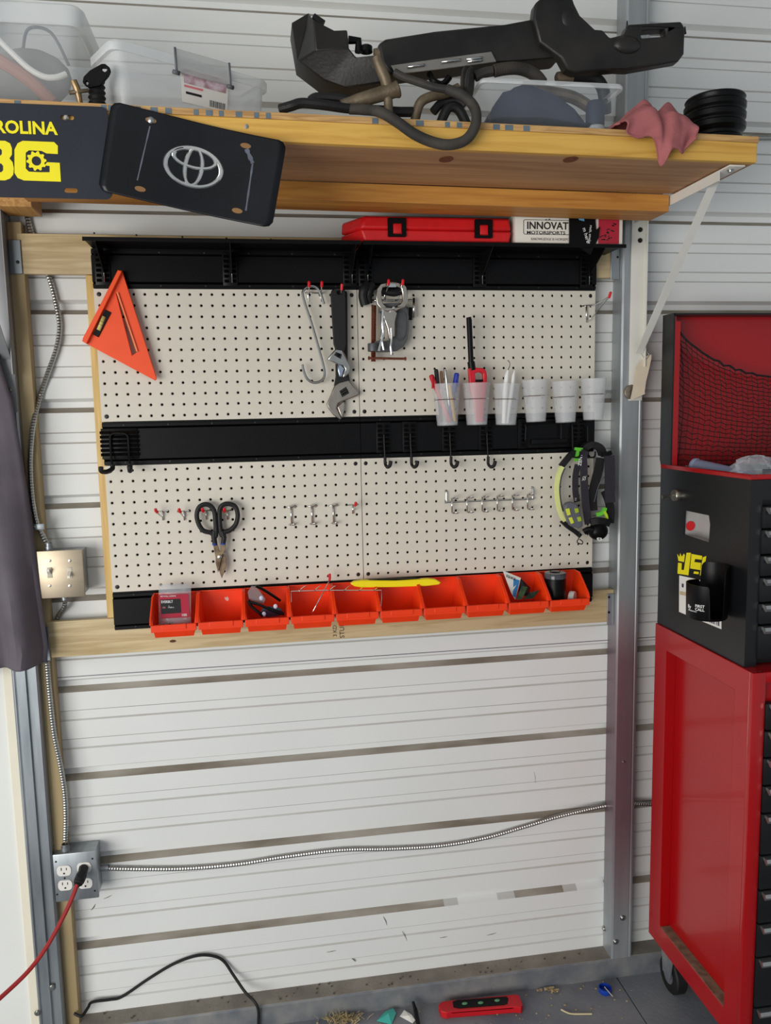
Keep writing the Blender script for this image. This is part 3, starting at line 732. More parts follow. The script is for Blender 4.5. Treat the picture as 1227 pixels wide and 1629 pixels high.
# six-place screwdriver rack: one wire bar with double loops
o_, s_ = (690, 760), 180/1227
def Q(x, y, d=0.): return A(o_[0]+x*s_, o_[1]+y*s_, d)
T = thing('screwdriver_rack', 'chrome wire screwdriver rack with six double loops', 'tool rack', Q(600, 400, 0))
MB().tube(smooth_path([Q(125, 138, -.001), Q(140, 160, -.005), Q(142, 262, -.007), Q(160, 268, -.008), Q(620, 248, -.008), Q(1055, 232, -.008), Q(1074, 215, -.007), Q(1078, 125, -.005), Q(1060, 98, -.001)], 4), .0019, 8).build('bar', CHROME, T)
for i in range(6):
    xa_, za_ = 200+i*164, 212-i*8.2
    p0, p1 = Q(xa_, za_+5, -.012), Q(xa_, za_+165, -.012)
    MB().tube([p0, p1], .0021, 8).build('post', CHROME, T)
    for p in (p0, p1):
        c = p+V((.006, -.010, 0)); MB().tube([c+V((.0085*math.cos(a_*PI/8), .0085*math.sin(a_*PI/8), 0)) for a_ in range(2, 17)], .0017, 7).build('loop', CHROME, T)

# plastic clip with twin-prong hook on the mid rail
MID0, MID1 = 1.4885, 1.5857
o_, s_ = (150, 660), 150/1227
def Q(x, y, d=0.): return A(o_[0]+x*s_, o_[1]+y*s_, d)
T = thing('utility_hook', 'black twin-prong utility hook at the end of the middle rail', 'hook', Q(340, 600, -.01))
q0, q1 = Q(105, 580, -.01), Q(555, 170, -.01)
clip(T, (q0.x+q1.x)/2, q1.x-q0.x, q0.z, q1.z, 4)
MB().tube(smooth_path([Q(235, 690, -.03), Q(215, 480, -.017), Q(206, 300, -.016), Q(225, 255, -.016), Q(270, 240, -.016), Q(370, 240, -.016), Q(420, 260, -.016), Q(440, 310, -.016), Q(450, 480, -.017), Q(465, 660, -.03)], 6), .0026, 9).build('wire', BLACK_PL, T)
for (x, y) in ((235, 700), (468, 690)):
    q = Q(x, y, -.03); e = q+V((-.018 if x < 300 else .004, -.035, -.003))
    MB().tube(smooth_path([q+V((0, .004, .008)), q, q.lerp(e, .5)+V((0, 0, -.004)), e, e+V((0, -.004, .01))], 5), .0055, 10).build('prong', BLACK_RB, T)
# four single J hooks
for (px, py, lab) in ((611, 692, 'black single hook on the middle rail nearest the panel joint'), (653, 690, 'black single hook second along from the panel joint'), (716, 690, 'black single hook hanging under the cup of pens'), (775, 689, 'black single hook hanging between the lighter cup and white-pen cup')):
    q = A(px, py, -.016)
    T = thing('utility_hook', lab, 'hook', (q.x, -.016, q.z-.07), 'black single hooks on the middle rail')
    clip(T, q.x, .036, MID0+.010, MID1-.012, 2)
    b0 = A(px+2, 734, -.02)
    MB().tube([q, q+V((.0, -.001, -.02)), b0], .002, 8).build('wire', STEEL if False else BLACK_PL, T)
    MB().tube(smooth_path([b0+V((0, 0, .012)), b0+V((0, 0, -.006)), b0+V((.003, -.012, -.013)), b0+V((.007, -.026, -.009)), b0+V((.009, -.03, .002))], 5), [.0038]*10+[.0046]*11, 10).build('prong', BLACK_RB, T)
# further hooks further right: flat double hook and the one that carries the headlamp
T = thing('utility_hook', 'wide black hook on the middle rail under the empty cups', 'hook', A(857, 715, -.01))
xa_, xb_ = A(825, 700, -.01).x, A(905, 700, -.01).x
clip(T, xa_+.012, .024, MID0+.010, MID1-.012, 1)
MB().tube(smooth_path([A(836, 700, -.016), A(837, 680, -.016), A(840, 675, -.016), A(890, 672, -.016), A(893, 676, -.016), A(893, 698, -.016)], 4), .002, 8).build('wire', BLACK_PL, T)
MB().box((xa_+.034, -.013, MID0+.02), (xb_-.004, -.0054, MID0+.034), .002).build('ledge', BLACK_PL, T)
T = thing('utility_hook', 'black double hook at the rail end carrying the headlamp', 'hook', A(921, 715, -.01))
clip(T, A(921, 700, -.01).x, .04, MID0+.010, MID1-.012, 2)
for px in (911, 935):
    q = A(px, 678, -.016); b0 = A(px+1, 722, -.018)
    MB().tube(smooth_path([q, b0, b0+V((0, -.008, -.008)), b0+V((.002, -.035, -.006)), b0+V((.002, -.04, .008))], 5), .0022, 8).build('wire', BLACK_PL, T)

# orange speed square
o_, s_ = (120, 340), 460/1227
def Q(x, y, d=0.): return A(o_[0]+x*s_, o_[1]+y*s_, d)
YQ = -.022
T = thing('speed_square', 'bright orange plastic speed square hung askew on the pegboard', 'speed square', Q(200, 700, YQ))
outer = [Q(182, 240, YQ), Q(198, 240, YQ), Q(345, 700, YQ), Q(338, 708, YQ), Q(40, 548, YQ), Q(30, 530, YQ)]
slot = [Q(172, 338, YQ), Q(182, 334, YQ), Q(266, 585, YQ), Q(240, 602, YQ)]
vw = [Q(128, 408, YQ), Q(152, 420, YQ), Q(98, 524, YQ), Q(76, 512, YQ)]
MB().prism(outer, (0, .007, 0), [slot, vw]).build('blade', ORANGE, T, bev=.001)
fl = [Q(180, 238, YQ-.012), Q(197, 244, YQ-.012), Q(46, 552, YQ-.012), Q(27, 540, YQ-.012)]
MB().prism(fl, (0, .026, 0)).build('fence', ORANGE, T, bev=.001)
MB().prism([p+V((0, -.003, 0)) for p in vw], (0, .009, 0)).build('vial_holder', BLACK_PL, T, bev=.0006)
a, b_ = Q(122, 436, YQ-.004), Q(98, 494, YQ-.004)
MB().tube([a, b_], .0046, 10).build('vial', mat('pale_yellow_vial', (206, 196, 120), .12, 0, .05), T)
for f in (.38, .62): MB().tube([a.lerp(b_, f-.012), a.lerp(b_, f+.012)], .0049, 10).build('vial_line', INK, T)
L = (Q(182, 334, YQ-.001), Q(266, 585, YQ-.001)); MB().prism([L[0], L[1], L[1]+V((-.004, 0, 0)), L[0]+V((-.004, 0, 0))], (0, -.003, 0)).build('slot_rim', mat('pale_orange_edge', (255, 128, 80), .5), T)

# S hook, wrenches and clamps
o_, s_ = (460, 430), 240/1227
def hook_double(px1, px2, py, lab, y0=0., L=.04):
    a, b_ = A(px1, py, y0), A(px2, py, y0)
    T = thing('peg_hook', lab, 'hook', (a.x, y0, a.z-.02))
    m_ = (a+b_)/2
    MB().tube([a+V((-.008, -.002, -.014)), b_+V((.003, -.002, -.014))], .0017, 7).build('crossbar', CHROME, T)
    for p in (a, b_):
        MB().tube(smooth_path([p+V((0, -.001, -.034)), p+V((0, -.003, -.016)), p+V((0, -L*.5, -.014)), p+V((0, -L, -.002))], 5), .0018, 8).build('arm', CHROME, T)
        MB().tube([p+V((0, -L+.002, -.004)), p+V((0, -L-.001, 0)), p+V((0, -L-.004, .006)), p+V((0, -L-.004, .0075))], [.0034, .0036, .0034, .002], 10).build('tip', RED_TIP, T)
    return T
hook_double(490, 510, 457, 'red-tipped double peg hook carrying the steel S hook')
YH = -.024
pts = [(285, 275), (262, 205), (235, 150), (195, 128), (150, 136), (118, 165), (112, 205), (135, 290), (185, 440), (240, 630), (275, 760), (289, 830), (280, 880), (245, 908), (195, 912), (150, 885), (122, 830), (108, 765)]
tag(MB().tube(smooth_path([Q(x, y, YH) for (x, y) in pts], 6), .0032, 9).build('s_hook', STEEL), 'long bent steel S hook hanging from a red-tipped peg', 'hook')
T = thing('peg_hook', 'red-tipped single peg hook holding both adjustable wrenches', 'hook', Q(425, 160, 0))
MB().tube([Q(425, 180, -.001), Q(425, 178, -.03), Q(428, 150, -.036)], .002, 8).build('arm', CHROME, T)
MB().tube([Q(428, 160, -.036), Q(429, 140, -.038), Q(430, 112, -.040), Q(430, 108, -.040)], [.0034, .0036, .0034, .002], 10).build('tip', RED_TIP, T)

def wrench(name, lab, handle, head, jaw, worm, y, t, hm, headm, jawm, hole=None):
    T = thing(name, lab, 'wrench', Q(430, head[0][1], y))
    MB().prism([Q(x, z, y) for (x, z) in handle], (0, t*.8, 0), [circ(Q(hole[0], hole[1], y), .004, (1, 0, 0), (0, 0, 1), 12)] if hole else []).build('handle', hm, T, bev=.0025)
    MB().prism([Q(x, z, y-.0015) for (x, z) in head], (0, t+.001, 0)).build('head', headm, T, bev=.0025)
    MB().prism([Q(x, z, y-.0028) for (x, z) in jaw], (0, t+.003, 0)).build('moving_jaw', jawm, T, bev=.002)
    MB().prism([Q(x, z, y-.002) for (x, z) in worm], (0, .004, 0)).build('worm_recess', INK, T)
    w = [Q(x, z, y-.0022) for (x, z) in worm]
    a_ = (w[0]+w[3])/2; b2 = (w[1]+w[2])/2; n = 9; pts = [a_.lerp(b2, .1+.8*i/(n-1)) for i in range(n)]
    MB().tube(pts, [.0042 if i % 2 else .0034 for i in range(n)], 10).build('worm_screw', DARK_SCREW, T)
    return T
wrench('adjustable_wrench', 'larger adjustable wrench with a bright head hanging behind the smaller one', [(352, 250), (350, 180), (362, 160), (440, 158), (474, 175), (476, 300), (478, 700), (488, 860), (500, 915), (365, 945), (380, 860), (378, 700)],
       [(368, 940), (400, 918), (488, 893), (520, 935), (572, 1000), (560, 1020), (455, 1058), (400, 1085), (385, 1120), (405, 1165), (432, 1210), (412, 1212), (365, 1180), (325, 1130), (305, 1092), (318, 1060), (345, 1000)],
       [(392, 1112), (448, 1062), (452, 1110), (447, 1165), (434, 1206), (410, 1160)], [(410, 982), (464, 946), (490, 1000), (432, 1032)], -.016, .009, BLACK_RB, mat('satin_head_steel', (168, 160, 150), .32, .9, .12, 40), NICKEL)
wrench('adjustable_wrench', 'smaller adjustable wrench with a chrome jaw hanging in front', [(338, 200), (345, 165), (362, 150), (425, 146), (455, 158), (464, 190), (466, 400), (470, 600), (452, 665), (382, 655), (362, 600), (350, 400)],
       [(376, 642), (440, 652), (470, 715), (498, 780), (494, 835), (460, 868), (434, 874), (442, 838), (456, 802), (434, 774), (400, 766), (360, 748), (308, 724), (352, 668)],
       [(398, 768), (430, 772), (450, 798), (440, 832), (430, 872), (410, 866), (396, 815)], [(366, 690), (382, 664), (432, 684), (420, 722)], -.03, .009, BLACK_RB, STEEL, mat('bluish_chrome', (190, 200, 216), .2, 1, .05), hole=(405, 182))

# black rubber-dipped bundle and grey C clamp
hook_double(612, 634, 456, 'red-tipped double peg hook carrying the locking pliers', L=.058)
T = thing('c_clamp', 'grey cast C clamp with a copper screw and sliding T bar', 'clamp', Q(700, 740, -.02))
YK = -.030
fr = [(735, 300), (760, 270), (900, 262), (950, 285), (972, 330), (976, 470), (965, 560), (930, 620), (880, 655), (800, 664), (700, 664), (690, 600), (700, 575), (790, 575), (845, 560), (866, 530), (868, 420), (862, 370), (830, 345), (735, 345)]
MB().prism([Q(x, y, YK) for (x, y) in fr], (0, .014, 0)).build('frame', GREY_CAST, T, bev=.003)
rb = [(880, 350), (930, 340), (948, 380), (950, 470), (938, 540), (905, 570), (880, 555), (872, 520)]
MB().tube(smooth_path([Q(x, y, YK-.001) for (x, y) in rb], 4, True), .0018, 7, closed=True).build('rib', GREY_CAST, T)
p = resample([Q(690, 285, YK+.007), Q(686, 745, YK+.007)], .0016); MB().tube(p, [.0064 if i % 2 else .0056 for i in range(len(p))], 12).build('screw', COPPER, T)
MB().lathe([(.0132, 0), (.0138, .002), (.0138, .017), (.0132, .019)], Q(686, 660, YK+.007), (0, 0, 1), 18).build('collar', GREY_CAST, T)
a, b_ = Q(642, 714, YK-.004), Q(955, 720, YK-.004)
MB().tube([a, a.lerp(b_, .015), a.lerp(b_, .04), a.lerp(b_, .05), a.lerp(b_, .95), a.lerp(b_, .96), a.lerp(b_, .985), b_], [.003, .0048, .0048, .003, .003, .0048, .0048, .003], 10).build('t_bar', COPPER, T)
T = thing('rubber_handle_tool', 'bundle of black rubber-dipped clamp handles behind the locking pliers', 'clamp', Q(640, 300, -.01))
MB().tube(smooth_path([Q(640, 125, -.012), Q(610, 160, -.02), Q(600, 210, -.02), Q(618, 285, -.018)], 5), [.012]*8+[.011]*8, 10).build('grip', BLACK_RB, T)
MB().tube(smooth_path([Q(680, 120, -.012), Q(655, 160, -.016), Q(645, 220, -.016), Q(650, 270, -.014)], 5), [.011]*8+[.009]*8, 10).build('grip', BLACK_RB, T)
MB().tube(smooth_path([Q(720, 150, -.012), Q(790, 170, -.014), Q(860, 180, -.014), Q(920, 160, -.012)], 5), .010, 10).build('grip', BLACK_RB, T)
MB().tube([Q(640, 245, -.012), Q(1010, 243, -.012)], .0024, 8).build('bar', CHROME, T)
MB().tube([Q(1015, 225, -.018), Q(1016, 385, -.018)], .0030, 8).build('pin', CHROME, T)
MB().tube([Q(960, 300, -.018), Q(968, 388, -.018)], .0022, 8).build('pin', CHROME, T)
MB().box(Q(975, 300, -.012), Q(1000, 405, -.006), .001).build('jaw', BLACK_PL, T)
# locking C-clamp pliers
YL = -.046
T = thing('locking_pliers', 'chrome locking C-clamp pliers on a double peg hook', 'pliers', Q(810, 690, YL))
out = [(745, 108), (800, 96), (880, 96), (935, 108), (958, 135), (970, 200), (968, 262), (945, 300), (890, 322), (850, 350), (800, 350), (745, 312), (715, 275), (706, 220), (714, 150)]
inn = [(760, 142), (795, 134), (882, 134), (912, 145), (922, 190), (922, 250), (905, 272), (850, 300), (795, 296), (768, 270), (752, 225), (752, 170)]
MB().prism([Q(x, y, YL) for (x, y) in out], (0, .009, 0), [[Q(x, y, YL) for (x, y) in inn]]).build('c_jaw', NICKEL, T, bev=.002)
MB().prism([Q(x, y, YL-.003) for (x, y) in ((745, 310), (800, 330), (860, 318), (880, 345), (862, 420), (858, 520), (842, 560), (815, 560), (800, 470), (775, 400))], (0, .012, 0)).build('body', NICKEL, T, bev=.002)
for pl, w in ((((762, 330), (758, 430), (765, 520), (742, 600), (728, 655)), .0075), (((775, 420), (752, 540), (760, 600), (770, 648)), .006), (((830, 470), (832, 560), (826, 620), (834, 688)), .0058)):
    MB().tube(smooth_path([Q(x, y, YL-.001) for (x, y) in pl], 5), w*.52, 9).build('handle', CHROME, T)
for (x, y) in ((765, 326), (852, 305), (828, 335), (780, 395)): MB().lathe([(.0034, 0), (.003, .0014), (0, .002)], Q(x, y, YL-.003), (0, -1, 0), 10).build('rivet', CHROME, T)
MB().lathe([(.0045, 0), (.0045, .004), (.003, .006)], Q(836, 692, YL), (0, 0, 1), 10).build('adjusting_screw', STEEL, T)
# grey plate of the clamp jaw between the red tips
MB().box(Q(800, 138, YL-.002), Q(868, 98, YL+.004), .001).build('jaw_pad', CHROME, T)
T = thing('peg_hook', 'red-tipped long wire peg hook poking past the pegboard edge', 'hook', A(932, 500, 0))
MB().tube(smooth_path([A(926, 487, -.002), A(933, 486, -.003), A(946, 485, -.02), A(960, 478, -.05), A(970, 472, -.075)], 5), .0017, 7).build('arm', CHROME, T)
MB().tube(smooth_path([A(934, 512, -.002), A(945, 502, -.03), A(960, 483, -.06), A(969, 473, -.075)], 5), .0015, 7).build('brace', CHROME, T)
MB().tube([A(933, 486, -.003), A(934, 513, -.002)], .0026, 8).build('stem', CHROME, T)
MB().tube([A(969, 474, -.074), A(970, 471, -.076), A(972, 465, -.08), A(972, 464, -.08)], [.0032, .0035, .0033, .002], 10).build('tip', RED_TIP, T)

# tin snips
o_, s_ = (230, 780), 370/1227
YT = -.02
T = thing('tin_snips', 'tin snips with black dipped handles and rusty blades', 'snips', Q(400, 460, YT))
for lp in ([(372, 245), (352, 225), (310, 212), (285, 175), (276, 130), (288, 90), (318, 74), (348, 82), (368, 110), (374, 160), (378, 220)],
           [(412, 240), (420, 222), (452, 210), (482, 178), (492, 130), (480, 88), (448, 72), (416, 76), (398, 100), (396, 150), (402, 215)]):
    MB().tube(smooth_path([Q(x, y, YT) for (x, y) in lp], 6, True), .0058, 10, closed=True).build('handle', BLACK_RB, T)
for sh in (((368, 215), (366, 250), (374, 290)), ((410, 215), (420, 250), (414, 290))):
    MB().tube([Q(x, y, YT) for (x, y) in sh], [.0066, .0066, .0056], 10).build('grip', BLACK_RB, T)
for (x, y) in ((370, 284), (415, 282)): MB().tube([Q(x, y-4, YT), Q(x, y+4, YT)], .0062, 10).build('blue_collar', BLUE_PL, T)
RUST = mat('rusty_blade', (96, 78, 62), .5, .6, scale=40, col2=(162, 140, 112), thr=(.35, .7), bump=.3, bscale=300)
MB().prism([Q(x, y, YT-.001) for (x, y) in ((362, 288), (386, 288), (396, 320), (428, 350), (432, 395), (422, 430), (408, 466), (392, 420), (378, 370), (370, 330))], (0, .005, 0)).build('blade', RUST, T, bev=.001)
MB().prism([Q(x, y, YT-.006) for (x, y) in ((404, 286), (430, 286), (424, 320), (408, 345), (398, 400), (388, 435), (374, 380), (376, 350), (398, 325))], (0, .005, 0)).build('blade', RUST, T, bev=.001)
MB().lathe([(.0055, 0), (.005, .003), (0, .004)], Q(397, 351, YT-.006), (0, -1, 0), 14).build('pivot', NICKEL, T)

# frosted cups in wire rings
def cup(pt, pb, wt, yc, lab, tilt=0.):
    t, b_ = A(pt[0], pt[1], yc), A(pb[0], pb[1], yc)
    rt = wt/2; rb_ = rt*.74; h = t.z-b_.z
    T = thing('plastic_cup', lab, 'cup', (b_.x, yc, b_.z), 'frosted cups in wire rings')
    ax = V((t.x-b_.x, 0, h)).normalized(); H = V((t.x-b_.x, 0, h)).length
    th = .0012
    MB().lathe([(0, 0), (rb_-.001, 0), (rb_, .001), (rt, H-.001), (rt-th, H), (rb_-th, .0025), (0, .0025)], b_, ax, 32).build('shell', FROST, T)
    f = .62; rr = rb_+(rt-rb_)*f+.0012
    x_ = V((1, 0, 0)); x_ = (x_-ax*x_.dot(ax)).normalized(); y_ = ax.cross(x_)
    c = b_+ax*(H*f)
    MB().tube([c+(x_*math.cos(2*PI*i/32)+y_*math.sin(2*PI*i/32))*rr for i in range(32)], .0011, 6, closed=True).build('wire_ring', CHROME, T)
    MB().tube([c+V((-.008, rr, 0)), c+V((-.008, -yc-.001, .0)), c+V((-.008, -yc-.001, -.02))], .0013, 6).build('ring_stem', CHROME, T)
    MB().tube([c+V((.008, rr, 0)), c+V((.008, -yc-.001, .0))], .0013, 6).build('ring_stem', CHROME, T)
    return T, b_, ax, H
YU = -.040
c1 = cup((710, 610), (712, 677), .068, YU, 'frosted plastic cup holding pens and markers')
c2 = cup((758, 609), (759, 676), .068, YU, 'frosted plastic cup holding the red utility lighter')
c3 = cup((806, 610), (805, 676), .067, YU, 'frosted plastic cup holding white pens')
c4 = cup((851, 604), (853, 671), .066, YU, 'empty frosted cup next to the cup of white pens')
c5 = cup((898, 606), (900, 672), .066, YU, 'empty frosted cup between two other empty cups')
c6 = cup((944, 602), (944, 668), .066, YU, 'empty frosted cup overhanging the pegboard edge')
def pen(pt, pb, y, r, lab, m, capm=None, tip=None, cat='pen'):
    a, b_ = A(pt[0], pt[1], y), A(pb[0], pb[1], y+.004)
    T = thing('pen', lab, cat, b_, 'pens and brushes in the cup')
    MB().tube([b_, b_.lerp(a, .04), b_.lerp(a, .96), a], [r*.5, r, r, r*.6], 10).build('barrel', m, T)
    if capm: 
        MB().tube([b_.lerp(a, .62), b_.lerp(a, .63), b_.lerp(a, .985), b_.lerp(a, 1.01)], [r*.9, r*1.18, r*1.15, r*.7], 10).build('cap', capm, T)
        q = b_.lerp(a, .98); MB().box(q+V((-.0016, -r*1.8, -.03)), q+V((.0016, -r*1.1, .001)), .0004).build('pocket_clip', capm, T)
    return T
PEN_R = mat('red_pen', (196, 28, 40), .4); PEN_K = mat('black_pen', (24, 24, 30), .35); PEN_B = mat('blue_pen', (26, 54, 160), .4); PEN_Y = mat('yellow_pencil', (222, 172, 60), .5); PEN_BR = mat('brush_wood', (150, 110, 80), .5)
pen((686, 597), (716, 672), -.047, .0055, 'red marker leaning at the left of the pen cup', PEN_R, PEN_R)
pen((694, 588), (703, 672), -.043, .0046, 'black pen standing in the pen cup', PEN_K, PEN_K)
pen((702, 590), (709, 672), -.030, .004, 'brown wooden brush in the pen cup', PEN_BR)
pen((708, 587), (718, 672), -.036, .0042, 'silver pen in the pen cup', STEEL)
pen((727, 594), (714, 672), -.042, .0055, 'blue marker in the pen cup', PEN_B, PEN_B)
pen((715, 612), (724, 670), -.052, .0040, 'short yellow pencil inside the pen cup', PEN_Y)
T = thing('utility_lighter', 'red utility lighter with a long black nozzle standing in a cup', 'lighter', A(760, 670, YU))
o_, s_ = (670, 490), 310/1227
MB().tube([Q(300, 58, YU), Q(303, 75, YU), Q(315, 340, YU)], [.006, .0068, .0066], 14).build('nozzle', BLACK_PL, T)
MB().tube([Q(315, 338, YU), Q(320, 375, YU), Q(324, 392, YU)], [.0092, .0094, .0105], 14).build('collar', BLACK_PL, T)
MB().prism([Q(x, y, YU-.008) for (x, y) in ((302, 380), (330, 374), (390, 378), (412, 395), (418, 430), (416, 500), (400, 600), (392, 720), (352, 720), (335, 600), (310, 500))], (0, .016, 0),
           [[Q(x, y, YU-.008) for (x, y) in ((342, 410), (372, 402), (392, 412), (394, 465), (345, 468))]]).build('body', mat('red_lighter', (206, 26, 44), .35), T, bev=.003)
MB().box(Q(346, 450, YU-.004), Q(392, 466, YU+.004), .001).build('trigger', BLACK_PL, T)
T = thing('pen', 'white pen with a hooked pocket clip standing in a cup', 'pen', A(806, 672, YU), 'pens and brushes in the cup')
MB().tube([Q(520, 725, YU), Q(530, 520, YU), Q(540, 430, YU-.004), Q(548, 392, YU-.004)], [.005, .006, .0058, .003], 12).build('barrel', WHITE, T)
MB().tube(smooth_path([Q(548, 392, YU-.004), Q(560, 360, YU-.006), Q(556, 338, YU-.006), Q(545, 330, YU-.006)], 4), .0014, 7).build('wire_clip', STEEL, T)
T = thing('pen', 'slim white marker leaning in a cup beside the white pen', 'pen', A(810, 672, YU), 'pens and brushes in the cup')
MB().tube([Q(540, 725, YU+.006), Q(578, 470, YU+.002), Q(582, 430, YU+.002), Q(590, 392, YU+.002)], [.0045, .0048, .0044, .0012], 12).build('barrel', WHITE, T)

# ================================================================== goods on the black shelf
ZS = 1.985
T = thing('tool_case', 'flat red plastic tool case with two black latches', 'case', (.79, -.06, ZS))
yf, yb = -.106, -.022
xl, xr = .607, .966; h = .057
def casebox(z0, z1, g0, g1):
    return [(xl+.006-g0, yf-g0*.4+.004, z0), (xr-.004+g0*.4, yf-g0*.4+.004, z0), (xr-.006+g0*.4, yb, z0), (xl-.035-g0*.3, yb, z0)], [(xl+.006-g1, yf-g1*.4+.004, z1), (xr-.004+g1*.4, yf-g1*.4+.004, z1), (xr-.006+g1*.4, yb, z1), (xl-.035-g1*.3, yb, z1)]
a, b_ = casebox(ZS, ZS+.0265, -.006, .004); MB().hexa(a, b_).build('base', RED_CASE, T, bev=.004)
a, b_ = casebox(ZS+.0275, ZS+h, .004, -.004); MB().hexa(a, b_).build('lid', RED_CASE, T, bev=.006)
for px in (632, 770):
    q = A(px, 362, yf-.002); w, hh = .017, .021
    zc = ZS+.031
    o = MB().prism(rrect(q.x, zc, 2*w*1.25, 2*hh, .003, yf-.001), (0, .006, 0), [rrect(q.x+.001, zc-.003, .022, .024, .002, yf-.001)]).build('latch_frame', BLACK_PL, T, bev=.0008)
    MB().box((q.x-.0085, yf-.0005, zc-.013), (q.x+.0105, yf+.006, zc+.007), .001).build('latch_tab', RED_CASE, T)
T = thing('cardboard_box', 'white printed cardboard box with a red end panel', 'box', (1.1, -.06, ZS))
bx0, bx1, byf, byb, bz1 = .973, 1.240, -.103, -.02, ZS+.068
CARD = mat('white_carton', (232, 228, 218), .6, 0, .02, 8)
MB().box((bx0, byf, ZS), (bx1, byb, bz1), .001).build('carton', CARD, T)
yt = byf-.0004
q0, q1 = A(952, 390, yt).x, A(985, 390, yt).x
MB().box((q0, yt-.0002, ZS+.0015), (q1, byf+.0002, bz1-.0015)).build('red_panel', mat('carton_red', (176, 36, 56), .5, 0, .04), T, smooth=False)
text('INNOVATE', .0235, (A(838, 364, yt).x, yt, A(838, 364, yt).z), T, INK, bold=.016, squash=.97)
text('MOTORSPORTS', .0100, (A(838, 372, yt).x, yt, A(838, 372, yt).z), T, INK, bold=.008, squash=1.35)
text('KNOWLEDGE IS HORSEPOWER', .0078, (A(845, 382, yt).x, yt, A(845, 382, yt).z), T, mat('grey_ink', (120, 116, 112), .6), squash=1.02)
a, b_ = A(833, 349, yt), A(912, 374, yt)
fo = rrect((a.x+b_.x)/2+.012, (a.z+b_.z)/2, (b_.x-a.x)+.024, a.z-b_.z, .004, yt); fi = rrect((a.x+b_.x)/2+.012, (a.z+b_.z)/2, (b_.x-a.x)+.0215, a.z-b_.z-.0025, .003, yt)
MB().prism(fo, (0, .0003, 0), [fi]).build('logo_frame', INK, T, smooth=False)
random.seed(3)
mb = MB()
for (cx, cz) in ((840, 340), (855, 342), (872, 346), (957, 378), (965, 372), (971, 368), (975, 358), (981, 348), (968, 380)):
    for i in range(5):
        q = A(cx+random.uniform(-5, 5), cz+random.uniform(-4, 4), yt); s = random.uniform(.0012, .003)
        mb.box((q.x-s, yt-.0006, max(ZS+.002, min(bz1-.003, q.z))-.0012), (q.x+s, yt, max(ZS+.002, min(bz1-.003, q.z))+.0012))
mb.build('chain_print', INK, T, smooth=False)
# black printed flap hanging over the carton front
T = thing('printed_pouch', 'black printed plastic pouch draped over the white box front', 'pouch', A(935, 404, byf-.004))
yk = byf-.006
MB().prism([A(x, y, yk) for (x, y) in ((906, 341), (947, 340), (949, 366), (955, 360), (953, 378), (944, 396), (940, 405), (930, 399), (921, 392), (906, 391))], (0, .004, 0)).build('film', BLACK_PL, T, bev=.001)
text('m here.', .0125, A(927, 363, yk-.0006), T, WHITE, (.33, 0, -1), (1, 0, .33))
text('rock, smoke', .0085, A(939, 358, yk-.0006), T, WHITE, (-.1, 0, -1), (1, 0, -.1))
MB().prism([A(x, y, yk-.0004) for (x, y) in ((918, 343), (929, 341), (930, 352), (922, 350))], (0, .0005, 0)).build('blue_print', mat('light_blue_ink', (96, 160, 196), .5), T, smooth=False)

# ================================================================== orange bins on the bottom rail
BW, BP, BX0 = .1035, .1072, .150
ybk, yfr = -.0058, -.104
def bin_mesh():
    """open-front hanging bin, origin at the back centre of its floor"""
    th = .0022; w = BW/2; wb = w-.008; d = ybk-yfr; H = .086; lip = .033
    P = {}
    def wall_quad(mb, pts): mb.add(pts, [tuple(range(len(pts)))])
    body = MB()
    side = [(0, .0), (0, H), (-.035, H), (-d+.006, lip+.012), (-d, lip), (-d+.012, .0)]
    for s in (-1, 1):
        outl = [V((s*(wb+(w-wb)*min(1, z/.05)), y, z)) for (y, z) in side]
        body.prism(outl, (-s*th, 0, 0))
    body.hexa([(-wb, 0, 0), (wb, 0, 0), (wb, -d+.012, 0), (-wb, -d+.012, 0)], [(-wb, 0, th), (wb, 0, th), (wb, -d+.012, th), (-wb, -d+.012, th)])
    body.box((-w+th, -th, 0), (w-th, 0, H))
    front = MB()
    front.hexa([(-wb, -d+.012, 0), (wb, -d+.012, 0), (wb, -d+.012+th, 0), (-wb, -d+.012+th, 0)], [(-w+.006, -d+.002, lip-.016), (w-.006, -d+.002, lip-.016), (w-.006, -d+.002+th, lip-.016), (-w+.006, -d+.002+th, lip-.016)])
    lipm = MB(); lipm.box((-w+.0005, -d-.004, lip-.017), (w-.0005, -d+.004, lip), .0012)
    hold = MB(); hold.box((-w*.50, -d-.0062, lip-.011), (w*.55, -d-.0035, lip+.001), .0008)
    rim = MB()
    for s in (-1, 1):
        pts = [V((s*w, y, z)) for (y, z) in side[1:5]]
        rim.tube(pts, .0024, 6)
    rim.box((-w, -.0035, H-.002), (w, .0005, H+.002), .0008)
    return body, front, lipm, hold, rim
BINS = ['orange plastic bin holding a packet of screws', 'empty orange bin between the screw packet bin and the sunglasses bin', 'orange plastic bin holding dark sunglasses',
        'orange bin beside the sunglasses bin, under the wire rack end and its red-tipped rod', 'orange bin under the middle of the wire rack, without the red-tipped rod',
        'orange bin under the right end of the wire rack and the yellow handle', 'orange bin under the right tip of the yellow handle', 'empty orange bin directly beside the bin of cards', 'orange plastic bin holding cards and small packets', 'orange plastic bin holding rolls of tape']
bin0 = None; BINC = []
for i in range(10):
    loc = (BX0+i*BP, ybk, 1.088+.0004*i)
    BINC.append(V(loc))
    if bin0 is None:
        bin0 = thing('storage_bin', BINS[0], 'bin', (0, 0, 0), 'orange bins on the bottom rail')
        for nm, m_, bv in zip(('body', 'front_panel', 'lip', 'label_holder', 'rim'), bin_mesh(), (.0, .0, 0, 0, 0)): m_.build(nm, BIN, bin0, smooth=nm == 'rim')
        bin0.location = loc; ORG[bin0] = V(loc)
    else: dup(bin0, loc, BINS[i])
